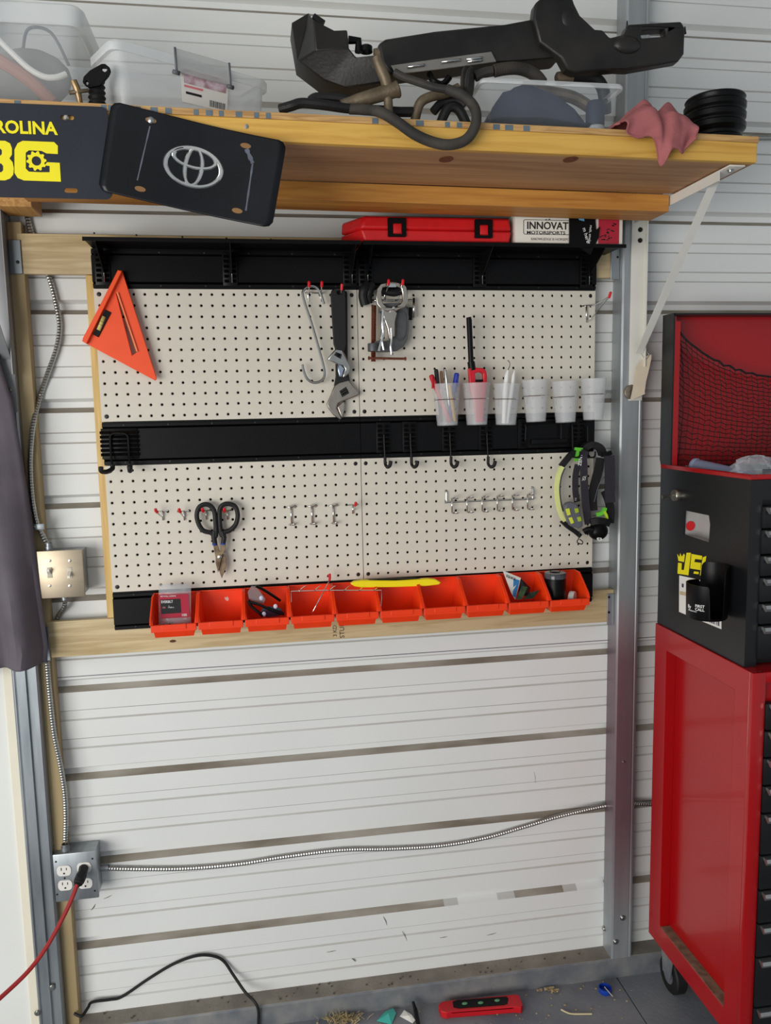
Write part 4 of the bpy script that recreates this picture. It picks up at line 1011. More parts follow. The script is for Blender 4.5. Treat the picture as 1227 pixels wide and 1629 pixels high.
# screw packet
o_, s_ = (230, 900), 240/1227
def Q(x, y, d=0.): return A(o_[0]+x*s_, o_[1]+y*s_, d)
T = thing('screw_packet', 'clear packet of black screws with a red printed label', 'packet', Q(240, 480, -.05))
rows = [[V(p)+V((0, .004*math.sin(3*i+j), 0)) for i, p in enumerate((Q(115, y, d), Q(200, y-2, d-.003), Q(290, y-4, d-.003), Q(378, y-6, d)))] for j, (y, d) in enumerate(((150, -.03), (230, -.042), (330, -.053), (440, -.062), (480, -.064)))]
MB().grid(rows).build('film', CLEARBAG, T, solid=.0012)
lab = [Q(113, 236, -.0505), Q(355, 228, -.0505), Q(368, 418, -.068), Q(130, 430, -.068)]
MB().prism(lab, (0, .0015, 0)).build('label', mat('crimson_label', (172, 28, 58), .45, 0, .05), T, smooth=False)
def LB(u, v, off=.0006):    # point on the label plane
    p = lab[0].lerp(lab[1], u).lerp(lab[3].lerp(lab[2], u), v); return p+V((0, -off, off*.4))
MB().prism([LB(.04, .22), LB(.72, .20), LB(.72, .80), LB(.04, .82)], (0, .0003, 0)).build('black_field', INK, T, smooth=False)
xd, zd = (lab[1]-lab[0]), (lab[0]-lab[3])
text('EVERBILT', .0085, LB(.07, .36, .001), T, WHITE, xd, zd, .0002, .01, squash=.78); text('DRYWALL SCREWS', .0055, LB(.06, .11, .001), T, WHITE, xd, zd, .0002, squash=.75)
text('100', .0085, LB(.72, .95, .001), T, WHITE, xd, zd, .0002, .01); text('#6', .0065, LB(.10, .58, .001), T, mat('pink_ink', (214, 120, 130), .5), xd, zd, .0002); text('1-5/8 in.', .0045, LB(.28, .58, .001), T, WHITE, xd, zd, .0002)
random.seed(11)
for i in range(26):
    c = BINC[0]+V((random.uniform(-.026, .022), -.052+random.uniform(-.012, .012), .005+.006*random.random()+.006)); dv_ = V((random.uniform(-1, 1), random.uniform(-.5, .5), random.uniform(-.3, .5))).normalized()*.011
    sc_ = MB().tube([c-dv_, c+dv_*.8, c+dv_*.86, c+dv_], [.0007, .0013, .0028, .003], 7).build('black_screw', DARK_SCREW, T)
# small white chip print in the second bin, clear sleeve on its floor
c = BINC[1]
tag(MB().box(c+V((-.034, -.088, .0026)), c+V((.014, -.075, .0070)), .0012).build('clear_sleeve', CLEARBAG), 'small clear plastic sleeve lying in the empty orange bin', 'sleeve')
q = Q(668, 268, -.0085)
tag(MB().prism([q+V((-.005, 0, .005)), q+V((-.001, 0, .0025)), q+V((.002, 0, .0055)), q+V((.005, 0, 0)), q+V((.004, 0, -.005)), q+V((0, 0, -.0055)), q+V((-.004, 0, -.001))], (0, .0004, 0)).build('sticker_scrap', mat('pale_pink_scrap', (236, 190, 180), .6)), 'small pale sticker scrap on the back of an orange bin', 'sticker')
# sunglasses
T = thing('sunglasses', 'dark wraparound sunglasses lying in an orange bin', 'sunglasses', Q(990, 420, -.06))
DL = mat('dark_lens', (40, 38, 52), .06, 0, .1, spec=1.0)
for (pts, d) in ((((840, 215), (870, 165), (905, 165), (945, 215), (985, 270), (970, 310), (900, 300), (850, 270)), -.055), (((940, 395), (960, 340), (1020, 330), (1110, 345), (1135, 385), (1100, 408), (1000, 420)), -.068)):
    MB().prism([Q(x, y, d) for (x, y) in pts], (0, .002, 0)).build('lens', DL if d < -.06 else mat('grey_lens', (150, 140, 140), .1, 0, .1, alpha=.55), T, bev=.0008)
for pl in (((905, 165, -.055), (960, 190, -.05), (1040, 240, -.045), (1105, 285, -.04)), ((850, 295, -.06), (940, 320, -.068), (1040, 365, -.072), (1135, 395, -.07)), ((845, 280, -.06), (870, 330, -.066), (930, 380, -.07), (960, 412, -.07))):
    MB().tube(smooth_path([Q(*p) for p in pl], 5), .0035, 8).build('temple', BLACK_PL, T)
for (x, y) in ((950, 262), (1065, 330), (972, 392)): MB().ball(Q(x, y, -.0705), .0045, 10, (1.1, .4, 1.3)).build('nose_pad', mat('lavender_pad', (206, 204, 226), .2), T)
# wire rack lying across bins with its red-tipped rod, yellow handle
o_, s_ = (450, 890), 260/1227
T = thing('wire_rack', 'thin chrome wire hanging rack lying across three orange bins', 'rack', Q(400, 300, -.075))
yr = -.062
MB().tube([Q(64, 320, yr-.01), Q(62, 240, yr), Q(300, 233, yr), Q(740, 232, yr), Q(742, 290, yr-.01), Q(736, 355, yr-.016)], .0014, 7).build('bar', CHROME, T)
for i in range(6):
    x = 125+i*112; MB().tube(smooth_path([Q(x, 236, yr), Q(x+8, 226, yr-.004), Q(x+34, 205, yr+.02), Q(x+48, 200, yr+.024)], 4), .0012, 6).build('prong', CHROME, T)
T = thing('peg_hook', 'long chrome rod with a red tip leaning in an orange bin', 'hook', Q(215, 415, -.08))
MB().tube([Q(215, 412, -.085), Q(355, 150, -.04)], .0015, 7).build('rod', CHROME, T)
MB().tube([Q(350, 160, -.041), Q(353, 140, -.039), Q(352, 112, -.037), Q(344, 118, -.032)], [.003, .0034, .0034, .0028], 10).build('tip', RED_TIP, T)
T = thing('utility_knife', 'long bright yellow plastic handle lying across the bins', 'handle', Q(850, 205, -.04))
yy = -.05
MB().prism([Q(x, y, yy) for (x, y) in ((510, 185), (535, 168), (600, 158), (850, 160), (1090, 146), (1150, 152), (1190, 175), (1170, 190), (1080, 200), (850, 208), (600, 212), (540, 203))], (0, .016, 0)).build('body', mat('bright_yellow_plastic', (250, 228, 16), .4, 0, .03), T, bev=.004)
MB().prism([Q(x, y, yy+.006) for (x, y) in ((620, 158), (720, 146), (1000, 142), (1085, 150), (850, 162))], (0, .009, 0)).build('inlay', BLACK_PL, T, bev=.001)
# cards and tape rolls
o_, s_ = (690, 890), 270/1227
c = BINC[8]
def card(pts, d0, d1, lab, m, t=.0012):
    T = thing('card', lab, 'card', Q(pts[2][0], pts[2][1], d1), 'cards in an orange bin')
    P = [Q(pts[0][0], pts[0][1], d0), Q(pts[1][0], pts[1][1], d0), Q(pts[2][0], pts[2][1], d1), Q(pts[3][0], pts[3][1], d1)]
    MB().prism(P, (0, t, .0002), []).build('sheet', m, T, smooth=False); return T, P
Tc, P = card(((500, 80), (632, 134), (590, 292), (560, 240)), -.05, -.066, 'white and blue printed card with black brand lettering in an orange bin', PAPER)
xd, zd = P[1]-P[0], P[0]-P[3]
text('SQUICK', .0085, P[0].lerp(P[1], .08).lerp(P[3], .26)+V((0, -.001, 0)), Tc, INK, xd, V((0, 0, 1)), .0002, .01, squash=.9)
MB().prism([P[0].lerp(P[1], .62).lerp(P[3], .2)+V((0, -.001, 0)), P[1].lerp(P[2], .1)+V((-.002, -.001, 0)), P[1].lerp(P[2], .9)+V((-.001, -.001, 0)), P[3].lerp(P[2], .4)+V((0, -.001, 0))], (0, .0004, 0)).build('blue_print', mat('mid_blue_ink', (60, 130, 190), .45), Tc, smooth=False)
card(((640, 195), (680, 200), (640, 288), (600, 290)), -.07, -.078, 'dark green striped packet leaning on the printed card', mat('green_packet', (52, 78, 44), .4, 0, .6, 60), .004)
card(((700, 240), (765, 225), (720, 282), (650, 288)), -.074, -.082, 'green and black foil packet lying beside the striped packet', mat('dark_foil_packet', (44, 58, 44), .25, .3, .7, 50), .004)
card(((632, 138), (700, 205), (690, 260), (610, 268)), -.045, -.055, 'black folded leaflet behind the printed card', mat('black_leaflet', (30, 26, 28), .3, 0, .4, 40), .002)
c = BINC[9]
T = thing('tape_roll', 'black roll of electrical tape standing on end in a bin', 'tape', Q(880, 280, -.06))
q = Q(878, 108, -.060); zb = c.z+.0025
MB().lathe([(.012, 0), (.026, 0), (.027, .001), (.027, q.z-zb-.012), (.027, q.z-zb-.010)], (BINC[9].x-.0195, -.055, zb), (0, 0, 1), 28).build('tape', BLACK_PL, T)
MB().lathe([(.0275, 0), (.0275, .012), (.0265, .0135), (.012, .0135), (.012, .0)], (BINC[9].x-.0195, -.055, q.z-.0095), (0, 0, 1), 28).build('wrapper', mat('dark_grey_wrap', (66, 68, 76), .15, 0, .4, 60), T)
T = thing('tape_roll', 'white ribbed spool standing beside the black tape roll', 'tape', Q(1008, 270, -.06))
q = Q(1004, 205, -.058)
MB().lathe([(.006, -.007), (.0185, -.007), (.0195, -.0055), (.0195, .0055), (.0185, .007), (.006, .007), (.006, -.007)], (q.x, -.058, c.z+.0225), (.8, -.6, 0), 28).build('spool', mat('white_ribbed_plastic', (222, 220, 216), .5, 0, .12, 300), T)

# ================================================================== headlamp
o_, s_ = (870, 690), 130/1115
def ribbon(pts, w, t, name, m, T, n=5):
    p = smooth_path([Q(*a_) for a_ in pts], n); o = strip_outline(p, w*s_*.00156)
    k = len(p); mb = MB(); vs = o+[a_+V((0, t, 0)) for a_ in o]; N = 2*k
    fs = [(i, i+1, N-2-i, N-1-i) for i in range(k-1)]+[(N+i, N+N-1-i, N+N-2-i, N+i+1) for i in range(k-1)]+[(i, (i+1) % N, N+(i+1) % N, N+i) for i in range(N)]
    mb.add(vs, fs); return mb.build(name, m, T, smooth=False)
T = thing('headlamp', 'black strap headlamp with a yellow light bar hanging at the pegboard edge', 'headlamp', Q(600, 1490, -.03))
ribbon([(395, 250, -.03), (330, 300, -.034), (270, 370, -.036), (205, 450, -.036)], 78, .010, 'bar_housing', BLACK_RB, T)
ribbon([(222, 450, -.040), (175, 560, -.042), (150, 700, -.043), (150, 830, -.043), (170, 980, -.042), (205, 1100, -.04), (250, 1195, -.038)], 50, .012, 'light_bar', LAMP_YEL, T)
ribbon([(250, 470, -.034), (200, 600, -.036), (182, 760, -.036), (195, 920, -.035), (230, 1060, -.034)], 20, .010, 'bar_back', GREY_PL, T)
ribbon([(215, 1190, -.035), (300, 1270, -.035), (400, 1340, -.034), (470, 1400, -.032)], 60, .010, 'lower_band', BLACK_RB, T)
ribbon([(455, 210, -.036), (440, 260, -.036), (425, 310, -.034), (410, 375, -.03)], 62, .008, 'green_clip', LIME, T)
ribbon([(390, 205, -.038), (495, 215, -.038)], 40, .006, 'green_clip', LIME, T)
ribbon([(430, 420, -.028), (400, 560, -.028), (395, 700, -.028), (400, 820, -.028), (420, 930, -.028)], 85, .004, 'strap', STRAP, T)
ribbon([(530, 230, -.045), (505, 320, -.047), (510, 450, -.048), (515, 620, -.048), (525, 800, -.048), (540, 980, -.047), (560, 1120, -.045), (575, 1230, -.042)], 105, .004, 'strap', STRAP, T)
ribbon([(505, 260, -.03), (545, 190, -.032), (620, 150, -.034), (700, 165, -.034), (760, 210, -.034), (790, 290, -.032)], 90, .022, 'pad', BLACK_RB, T)
ribbon([(760, 290, -.038), (830, 280, -.04), (890, 255, -.04)], 60, .012, 'buckle', BLACK_PL, T)
ribbon([(745, 330, -.034), (720, 470, -.034), (680, 620, -.034), (645, 760, -.034), (630, 900, -.034), (640, 1050, -.036)], 125, .006, 'strap', BLACK_RB, T)
ribbon([(860, 300, -.042), (868, 450, -.044), (870, 640, -.045), (868, 800, -.045), (872, 940, -.044)], 145, .006, 'strap', STRAP, T)
ribbon([(800, 780, -.036), (850, 900, -.036), (880, 1050, -.036), (870, 1220, -.036)], 110, .008, 'strap', BLACK_RB, T)
ribbon([(795, 350, -.038), (770, 560, -.038), (700, 740, -.037), (650, 930, -.037)], 8, .002, 'reflective_thread', GREY_PL, T)
ribbon([(690, 1105, -.042), (750, 1090, -.044), (790, 1050, -.045), (800, 1010, -.045)], 55, .008, 'green_clip', LIME, T)
ribbon([(790, 1060, -.046), (820, 1120, -.046), (830, 1180, -.046)], 34, .008, 'green_clip', mat('yellow_green_plastic', (190, 224, 50), .4), T)
# sensor pod with four lit windows
pod = MB().prism([Q(x, y, -.062) for (x, y) in ((250, 985), (290, 945), (350, 932), (410, 955), (440, 1000), (490, 1190), (500, 1260), (450, 1290), (370, 1278), (330, 1255), (300, 1190))], (0, .02, 0)).build('lamp_pod', GREY_PL, T, bev=.005)
LW = mat('yellow_lamp_window', (216, 226, 70), .3, 0, .05); LG = mat('olive_lamp_window', (168, 190, 44), .35, 0, .05)
for (p, m_) in ((((258, 1030), (310, 1015), (330, 1105), (285, 1118)), LW), (((300, 1150), (345, 1135), (375, 1215), (335, 1232)), LW), (((380, 1020), (430, 1015), (442, 1070), (395, 1085)), LG), (((415, 1140), (465, 1130), (478, 1190), (432, 1200)), LG)):
    MB().prism([Q(x, y, -.0632) for (x, y) in p], (0, .002, 0)).build('lamp_window', m_, T, bev=.0004)
# round lamp body at the bottom
p0 = Q(700, 1330, -.045)
MB().ball(p0, .0268, 20, (.98, .75, .86)).build('battery_pod', BLACK_PL, T)
MB().tube(smooth_path([Q(510, 1340, -.045), Q(570, 1310, -.05), Q(640, 1320, -.055)], 4), .0085, 10).build('pod_arm', BLACK_PL, T)
ribbon([(610, 1215, -.05), (700, 1190, -.055), (800, 1200, -.052), (870, 1230, -.045)], 95, .010, 'pod_band', BLACK_RB, T)
e = Q(722, 1437, -.0625)
MB().prism(circ(e, .0058, (1.15, 0, 0), (0, .5, .75), 18), (0, .002, .0)).build('round_logo', WHITE, T, smooth=False)
text('R', .008, e+V((-.003, -.0012, -.0028)), T, INK, depth=.0002)
text('ZENT', .012, Q(470, 440, -.0482), T, WHITE, (.12, 0, 1), (-1, 0, .12), .0002, .01, squash=1.0)
q = Q(512, 608, -.0482); MB().tube([q+V((.0036*math.cos(2*PI*i/18), 0, .0048*math.sin(2*PI*i/18))) for i in range(18)], .0005, 5, closed=True).build('strap_logo', WHITE, T)
MB().tube([Q(480, 640, -.0485), Q(545, 575, -.0485)], .0005, 5).build('strap_logo', WHITE, T)
text('Z', .009, Q(380, 912, -.0292), T, WHITE, depth=.0002)
MB().tube(smooth_path([Q(450, 1330, -.036), Q(440, 1420, -.038), Q(415, 1480, -.038), Q(480, 1505, -.038), Q(490, 1470, -.038), Q(450, 1440, -.038)], 4), .0014, 7).build('pull_cord', BLACK_RB, T)

# tag and washer at the right bracket
T = thing('paper_tag', 'manila paper tag tied to the right shelf bracket', 'tag', A(1020, 640, -.03))
o_, s_ = (940, 230), 287/995
yt_ = -.028
MB().prism([Q(x, y, yt_) for (x, y) in ((288, 1180), (318, 1162), (335, 1158), (335, 1180), (322, 1240), (305, 1310), (298, 1365), (300, 1375), (218, 1412), (232, 1350), (250, 1230))], (0, .0012, 0), [circ(Q(300, 1192, yt_), .0028, (1, 0, 0), (0, 0, 1), 12)]).build('card', TAG, T, smooth=False)
MB().tube(smooth_path([Q(300, 1190, yt_-.001), Q(322, 1160, yt_-.003), Q(300, 1135, yt_), Q(275, 1140, yt_+.004), Q(300, 1185, yt_+.002)], 4), .0006, 5).build('tie_wire', STEEL, T)
T = thing('steel_disc', 'worn round steel disc magnet on the right post behind the paper tag', 'magnet', A(992, 640, -.02))
q = Q(212, 1365, YP-.001)
MB().lathe([(.0005, 0), (.0185, 0), (.0185, .006), (.016, .0075), (.004, .0075), (.003, .006), (.0005, .006)], q+V((.004, .001, 0)), (0, -1, 0), 28).build('disc', mat('worn_disc_steel', (140, 128, 112), .45, .7, .2, 60), T)
MB().lathe([(.003, 0), (.003, .004), (0, .005)], q+V((.004, -.006, 0)), (0, -1, 0), 10).build('rivet', STEEL, T)

# ================================================================== tool chest on rolling cabinet
XB, YB0, YB1 = 1.362, -.075, -.492     # left face, back, front
XE = 2.02
T = thing('rolling_cabinet', 'tall red steel rolling tool cabinet on casters beside the post', 'tool cabinet', (1.69, -.28, 0))
zb, zt = .174, 1.041
iy0 = AX(1060, 1040, XB).y; iy1 = AX(1170, 1075, XB).y; iz1 = AX(1062, 1036, XB).z; iz0 = AX(1052, 1477, XB).z
D = .028
YBS = YB1+.0122
outer = [(XB, YB0, zb), (XB, YBS, zb), (XB, YBS, zt), (XB, YB0, zt)]
hole = [(XB, iy0, iz0), (XB, iy1, iz0), (XB, iy1, iz1), (XB, iy0, iz1)]
MB().prism(outer, (D, 0, 0), [hole]).build('side_frame', RED_TOOL, T, bev=.0012)
MB().box((XB+D-.0005, YBS, zb+.001), (XB+D+.004, YB0-.001, zt-.001)).build('side_panel', RED_TOOL, T, smooth=False)
mb = MB().box((XB+D+.002, YB1+.0135, zb+.001), (XE, YB0-.002, zt-.0015)); mb.build('carcass', RED_TOOL, T, bev=.001)
MB().box((XB+.0015, iy1+.004, iz0-.0002), (XB+D-.001, iy0-.004, iz0+.0012)).build('dusty_ledge', mat('brown_dust', (104, 84, 66), .95, 0, scale=60, col2=(142, 122, 100), bump=.4), T, smooth=False)
MB().box((XB, YB1, zb), (XB+.030, YB1+.012, zt), .001).build('front_stile', RED_TOOL, T)
MB().box((XB+.030, YB1, zt-.022), (XE, YB1+.012, zt), .001).build('top_rail', RED_TOOL, T)
ALU = mat('brushed_aluminium_pull', (178, 178, 176), .34, .9, .06, 60, stretch=(.1, 1, 1))
def drawers(T, vs, yf, x0, x1, px):
    z = [A(px, v, yf).z for v in vs]
    for i in range(len(z)-1):
        d = MB().box((x0, yf-.004, z[i+1]+.004), (x1, yf+.014, z[i]), .0015).build('drawer', BLACK_TOOL, T)
        MB().prism([(x0+.006, yf-.004, z[i]-.001), (x0+.006, yf-.016, z[i]-.001), (x0+.006, yf-.019, z[i]-.008), (x0+.006, yf-.016, z[i]-.014), (x0+.006, yf-.014, z[i]-.014), (x0+.006, yf-.004, z[i]-.006)], (x1-x0-.012, 0, 0)).build('pull', ALU, d, smooth=False)
drawers(T, [1119, 1163, 1206, 1250, 1294, 1360, 1415, 1468, 1521, 1600, 1690], YB1-.001, XB+.031, XE-.03, 1223)
for (x, y) in ((XB+.07, -.088), (XB+.07, YB1+.06), (XE-.07, -.088), (XE-.07, YB1+.06)):
    c = MB().lathe([(.012, -.016), (.046, -.016), (.05, -.012), (.05, .012), (.046, .016), (.012, .016)], (x, y, .0502), (1, 0, 0), 28).build('caster_wheel', BLACK_RB, T)
    MB().lathe([(.0005, -.0168), (.024, -.0168), (.024, .0168), (.0005, .0168)], (x, y, .0502), (1, 0, 0), 18).build('wheel_hub', GREY_PL, c)
    mb = MB()
    for s in (-1, 1): mb.prism([(x+s*.019, y-.02, .05), (x+s*.019, y+.02, .05), (x+s*.019, y+.04, .172), (x+s*.019, y-.04, .172)], (s*.0025, 0, 0))
    mb.box((x-.03, y-.045, .168), (x+.03, y+.045, .1735)); mb.build('caster_fork', GALV_DUST, T, smooth=False)

XH, YH0, YH1 = 1.367, -.075, -.452
ZC0, ZC1 = 1.0415, 1.446
T = thing('tool_chest', 'black tool chest with open red lid standing on the red cabinet', 'tool chest', (1.69, -.27, ZC0))
win = [AX(x, y, XH) for (x, y) in ((1090, 812), (1128, 820), (1130, 834), (1128, 863), (1088, 850))]
MB().prism([(XH, YH0, ZC0), (XH, YH1, ZC0), (XH, YH1, ZC1), (XH, YH0, ZC1)], (.003, 0, 0), [win]).build('side_panel', BLACK_TOOL, T, smooth=False)
wy = [p.y for p in win]; wz = [p.z for p in win]
mb = MB(); y0, y1, z0, z1 = min(wy)-.003, max(wy)+.003, min(wz)-.003, max(wz)+.003
mb.add([(XH+.003, y0, z0), (XH+.003, y1, z0), (XH+.003, y1, z1), (XH+.003, y0, z1), (XH+.035, y0, z0), (XH+.035, y1, z0), (XH+.035, y1, z1), (XH+.035, y0, z1)], [(4, 5, 6, 7), (0, 1, 5, 4), (1, 2, 6, 5), (2, 3, 7, 6), (3, 0, 4, 7)])
mb.build('grip_pocket', mat('grey_pocket', (176, 174, 172), .5, 0, .05), T, smooth=False)
q = AX(1098, 836, XH+.02); MB().tube([(XH+.018, y1-.002, q.z), (XH+.018, q.y-.006, q.z)], .012, 14).build('grip_bar', RED_TIP, T)
mb = MB(); mb.box((XH+.003, YH0-.003, ZC0), (XE-.008, YH0, ZC1)); mb.box((XE-.011, YH1, ZC0), (XE-.008, YH0, ZC1)); mb.box((XH+.036, YH1+.02, ZC0), (XE-.011, YH0-.003, ZC1-.045)); mb.box((XH+.003, YH1, ZC0), (XH+.028, YH1+.014, ZC1-.003)); mb.box((XH+.028, YH1, ZC1-.045), (XE-.011, YH1+.014, ZC1-.003))
mb.build('carcass', BLACK_TOOL, T, smooth=False)
rt = .008
mb = MB(); mb.box((XH-.0008, YH1-.0008, ZC1-.002), (XH+.012, YH0, ZC1+rt), .0008); mb.box((XH+.012, YH1-.0008, ZC1-.002), (XE-.008, YH1+.016, ZC1+rt), .0008); mb.box((XE-.02, YH1+.016, ZC1-.002), (XE-.008, YH0, ZC1+rt), .0008)
mb.build('rim', RED_TOOL, T)
drawers(T, [806, 843, 884, 919, 960, 995, 1050], YH1-.001, XH+.028, XE-.03, 1216)
# lock with key
q = AX(1079, 788, XH)
MB().lathe([(.0005, .012), (.0135, .012), (.0155, .009), (.0155, 0)], (XH, q.y, q.z), (-1, 0, 0), 20).build('lock_cylinder', NICKEL, T)
MB().tube([(XH-.012, q.y, q.z), (XH-.03, q.y+.001, q.z-.002), (XH-.04, q.y+.002, q.z-.003)], [.0022, .0022, .005], 8).build('key', NICKEL, T)
# yellow emblem and white sticker
o_, s_ = (1040, 720), 187/1015
def QX(x, y, off=0.): return AX(o_[0]+x*s_, o_[1]+y*s_, XH-off)
for pl in ([(285, 865), (322, 865), (300, 1060), (207, 1045), (212, 950), (243, 955), (240, 1012), (262, 1014)], [(205, 875), (224, 902), (230, 868), (244, 900), (262, 872), (270, 885), (262, 945), (215, 935)],
           [(328, 875), (420, 892), (415, 925), (358, 918), (352, 945), (410, 952), (404, 1015), (316, 1000)], [(425, 905), (455, 893), (430, 1065), (400, 1060)], [(350, 1025), (390, 1030), (388, 1050), (345, 1045)]):
    MB().prism([QX(x, y, .0006) for (x, y) in pl], (.0005, 0, 0)).build('yellow_emblem', YELLOW, T, smooth=False)
st = [QX(222, 1060, .0007), QX(585, 1140, .0007), QX(585, 1525, .0007), QX(220, 1375, .0007)]
stk = MB().prism(st, (.0006, 0, 0)).build('white_sticker', PAPER, T, smooth=False)
def SK(u, v): return st[0].lerp(st[1], u).lerp(st[3].lerp(st[2], u), v)+V((-.0004, 0, 0))
mb = MB(); random.seed(5); u = .30
while u < .95:
    w = random.uniform(.012, .03); mb.add([SK(u, .84), SK(u+w, .84), SK(u+w, .95), SK(u, .95)], [(0, 1, 2, 3)]); u += w+random.uniform(.012, .03)
mb.build('barcode', mat('sticker_navy_ink', (66, 66, 96), .6), stk, smooth=False)
MB().add([SK(.02, .42), SK(.2, .40), SK(.2, .50), SK(.02, .52)], [(0, 1, 2, 3)]).build('tan_print', mat('tan_ink', (206, 186, 150), .6), stk, smooth=False)
MB().add([SK(.07, .2), SK(.12, .2), SK(.12, .3), SK(.07, .3)], [(0, 1, 2, 3)]).build('navy_print', MATS['sticker_navy_ink'], stk, smooth=False)
# open lid
mb = MB(); LZ0, LZ1, LY0, LY1 = 1.447, 1.823, -.068, -.122
sd = [(XH, LY0, LZ0+.02), (XH, LY0-.006, LZ0+.004), (XH, LY0-.02, LZ0), (XH, LY1, LZ0), (XH, LY1, LZ1-.006), (XH, LY1+.006, LZ1), (XH, LY0, LZ1)]
lid = MB().prism(sd, (.004, 0, 0)).build('lid', BLACK_TOOL, T, smooth=False)
MB().box((XH+.004, LY0-.002, LZ0), (XE-.008, LY0, LZ1)).build('lid_panel', RED_TOOL, lid, smooth=False)
MB().box((XH+.004, LY1, LZ0), (XH+.0065, LY0-.002, LZ1-.008)).build('lid_flange', RED_TOOL, lid, smooth=False)
MB().box((XH+.0065, LY1, LZ0), (XH+.018, LY1+.002, LZ1-.02)).build('lid_lip', RED_TOOL, lid, smooth=False)
MB().box((XH+.004, LY1, LZ1-.004), (XE-.008, LY0-.002, LZ1)).build('lid_top_flange', BLACK_TOOL, lid, smooth=False)
# net strung across the lid
X0N, X1N = XH+.010, XE-.012; nc, nr = 42, 22; yn = LY1+.014
def ztop(u):
    a_, b_ = .0, 1.
    return (LZ1-.022)-(.135*(1-(2*u-1)**2)**.75)
G = []
for j in range(nr+1):
    row = []; t = j/nr
    for i in range(nc+1):
        u = i/nc; zt_ = ztop(u); z = zt_+(LZ0+.004-zt_)*t
        x = X0N+(X1N-X0N)*u+.0016*math.sin(i*1.9+j*2.3)
        sag = .020*math.sin(PI*u)*math.sin(PI*t)
        row.append(V((x+.014*(.5-u)*math.sin(PI*t)*2, yn-sag*.4+.012*t*0, z+.0016*math.sin(i*2.7+j*1.3)-.006*((i % 2)*.5))))
    G.append(row)
mb = MB()
for j in range(1, nr+1): mb.tube(G[j], .001, 3)
for i in range(nc+1): mb.tube([G[j][i] for j in range(nr+1)], .001, 3)
mb.tube(G[0], .0026, 6)
mb.build('cargo_net', BLACK_RB, T, smooth=False)
# things lying in the chest
ztray = ZC1-.0445
T = thing('plastic_tube', 'pale lavender plastic tube lying in the open tool chest', 'tube', (1.41, -.2, ztray))
a = AX(1070, 729, XH+.045)
a = V((XH+.055, -.135, 1.452)); b_ = V((XH+.115, -.31, 1.425))
lav = mat('pale_lavender_plastic', (150, 160, 190), .4, 0, .04)
MB().tube([a, a.lerp(b_, .02), b_], [.016, .018, .019], 20).build('barrel', lav, T)
MB().lathe([(.018, 0), (.0195, .002), (.0195, .008), (.018, .01)], a+(b_-a).normalized()*.0, (b_-a), 20).build('collar', lav, T)
T = thing('plastic_bag', 'crumpled clear plastic bag of black hardware in the tool chest', 'bag', (1.52, -.33, ztray))
random.seed(21)
c = A(1203, 737, -.36); c.z = 1.452
mb = MB(); rows = []
for i in range(13):
    ph = PI*i/12; row = []
    for k in range(25):
        th_ = 2*PI*k/24; rr = 1+.22*math.sin(5*th_+ph*3)+.14*math.sin(9*th_-4*ph)+.1*math.sin(13*ph+2*th_)
        row.append(c+V((.05*math.sin(ph)*math.cos(th_)*rr, .04*math.sin(ph)*math.sin(th_)*rr, .036*math.cos(ph)*(.85+.15*rr))))
    rows.append(row)
for r_ in rows: r_[-1] = r_[0]
mb.grid(rows).build('film', CLEARBAG, T)
for i in range(9):
    q = c+V((random.uniform(-.025, .025), random.uniform(-.02, .02), random.uniform(-.024, -.008))); dv_ = V((random.uniform(-1, 1), random.uniform(-1, 1), random.uniform(-.3, .3))).normalized()*.013
    MB().tube([q-dv_, q+dv_*.8, q+dv_], [.002, .002, .0042], 8).build('bolt', DARK_SCREW, T)
# black magnetic cup holder on the chest side
rc = .043; zc0 = AX(1130, 982, XH-.04).z; 
cc = V((XH-rc-.0035, AX(1128, 940, XH-rc).y, zc0))
T = thing('cup_holder', 'black magnetic cup holder on the side of the tool chest', 'cup holder', cc)
def shell_h(deg):
    d = deg % 360
    if 78 <= d <= 248:
        e = min(d-78, 248-d); return .077-(.012*max(0, (10-e)/10)**2)
    if 248 < d < 292: return .006
    e = min((d-292) % 360, (78-d) % 360); return .116-.012*max(0, (12-e)/12)**2
n = 90; mb = MB(); vs = []
for k in range(n):
    dg = 360*k/n; ra = math.radians(dg); h = shell_h(dg+.01)
    for (r_, z) in ((rc-.002, 0), (rc, .003), (rc+.0015, h), (rc-.001, h), (rc-.003, .004)): vs.append(cc+V((math.cos(ra)*r_, math.sin(ra)*r_, z)))
fs = []
for k in range(n):
    k2 = (k+1) % n
    for j in range(4): fs.append((k*5+j, k2*5+j, k2*5+j+1, k*5+j+1))
mb.add(vs, fs); mb.build('shell', BLACK_PL, T)
MB().lathe([(.0005, 0), (rc-.002, 0), (rc-.002, .003), (.0005, .003)], cc, (0, 0, 1), 40).build('base', BLACK_PL, T)
MB().box((cc.x+rc-.004, cc.y-.014, cc.z+.02), (XH-.0002, cc.y+.014, cc.z+.07), .001).build('magnet_mount', BLACK_PL, T)
def bent(s, size, deg, z, m, bold=.01):
    ra = math.radians(deg); nn = V((math.cos(ra), math.sin(ra), 0)); xd = V((-math.sin(ra), math.cos(ra), 0))
    o = text(s, size, cc+nn*(rc+.0016)+V((0, 0, z)), T, m, xd, (0, 0, 1), .0002, bold)
    for v in o.data.vertices:      # wrap the print around the wall
        p = v.co+ORG[o]-cc; t = p.dot(xd); rr = p.dot(nn); a2 = ra+t/rc
        rw = rc+.0005+.001*(p.z/.077)+(rr-rc-.0016)
        v.co = cc+V((math.cos(a2)*rw, math.sin(a2)*rw, p.z))-ORG[o]
bent('lly', .0115, 178, .024, WHITE); bent('FIRST', .0085, 206, .030, WHITE); bent('CALL', .0085, 206, .0225, WHITE); bent('PROFESSIONAL', .0035, 180, .0185, WHITE, 0)

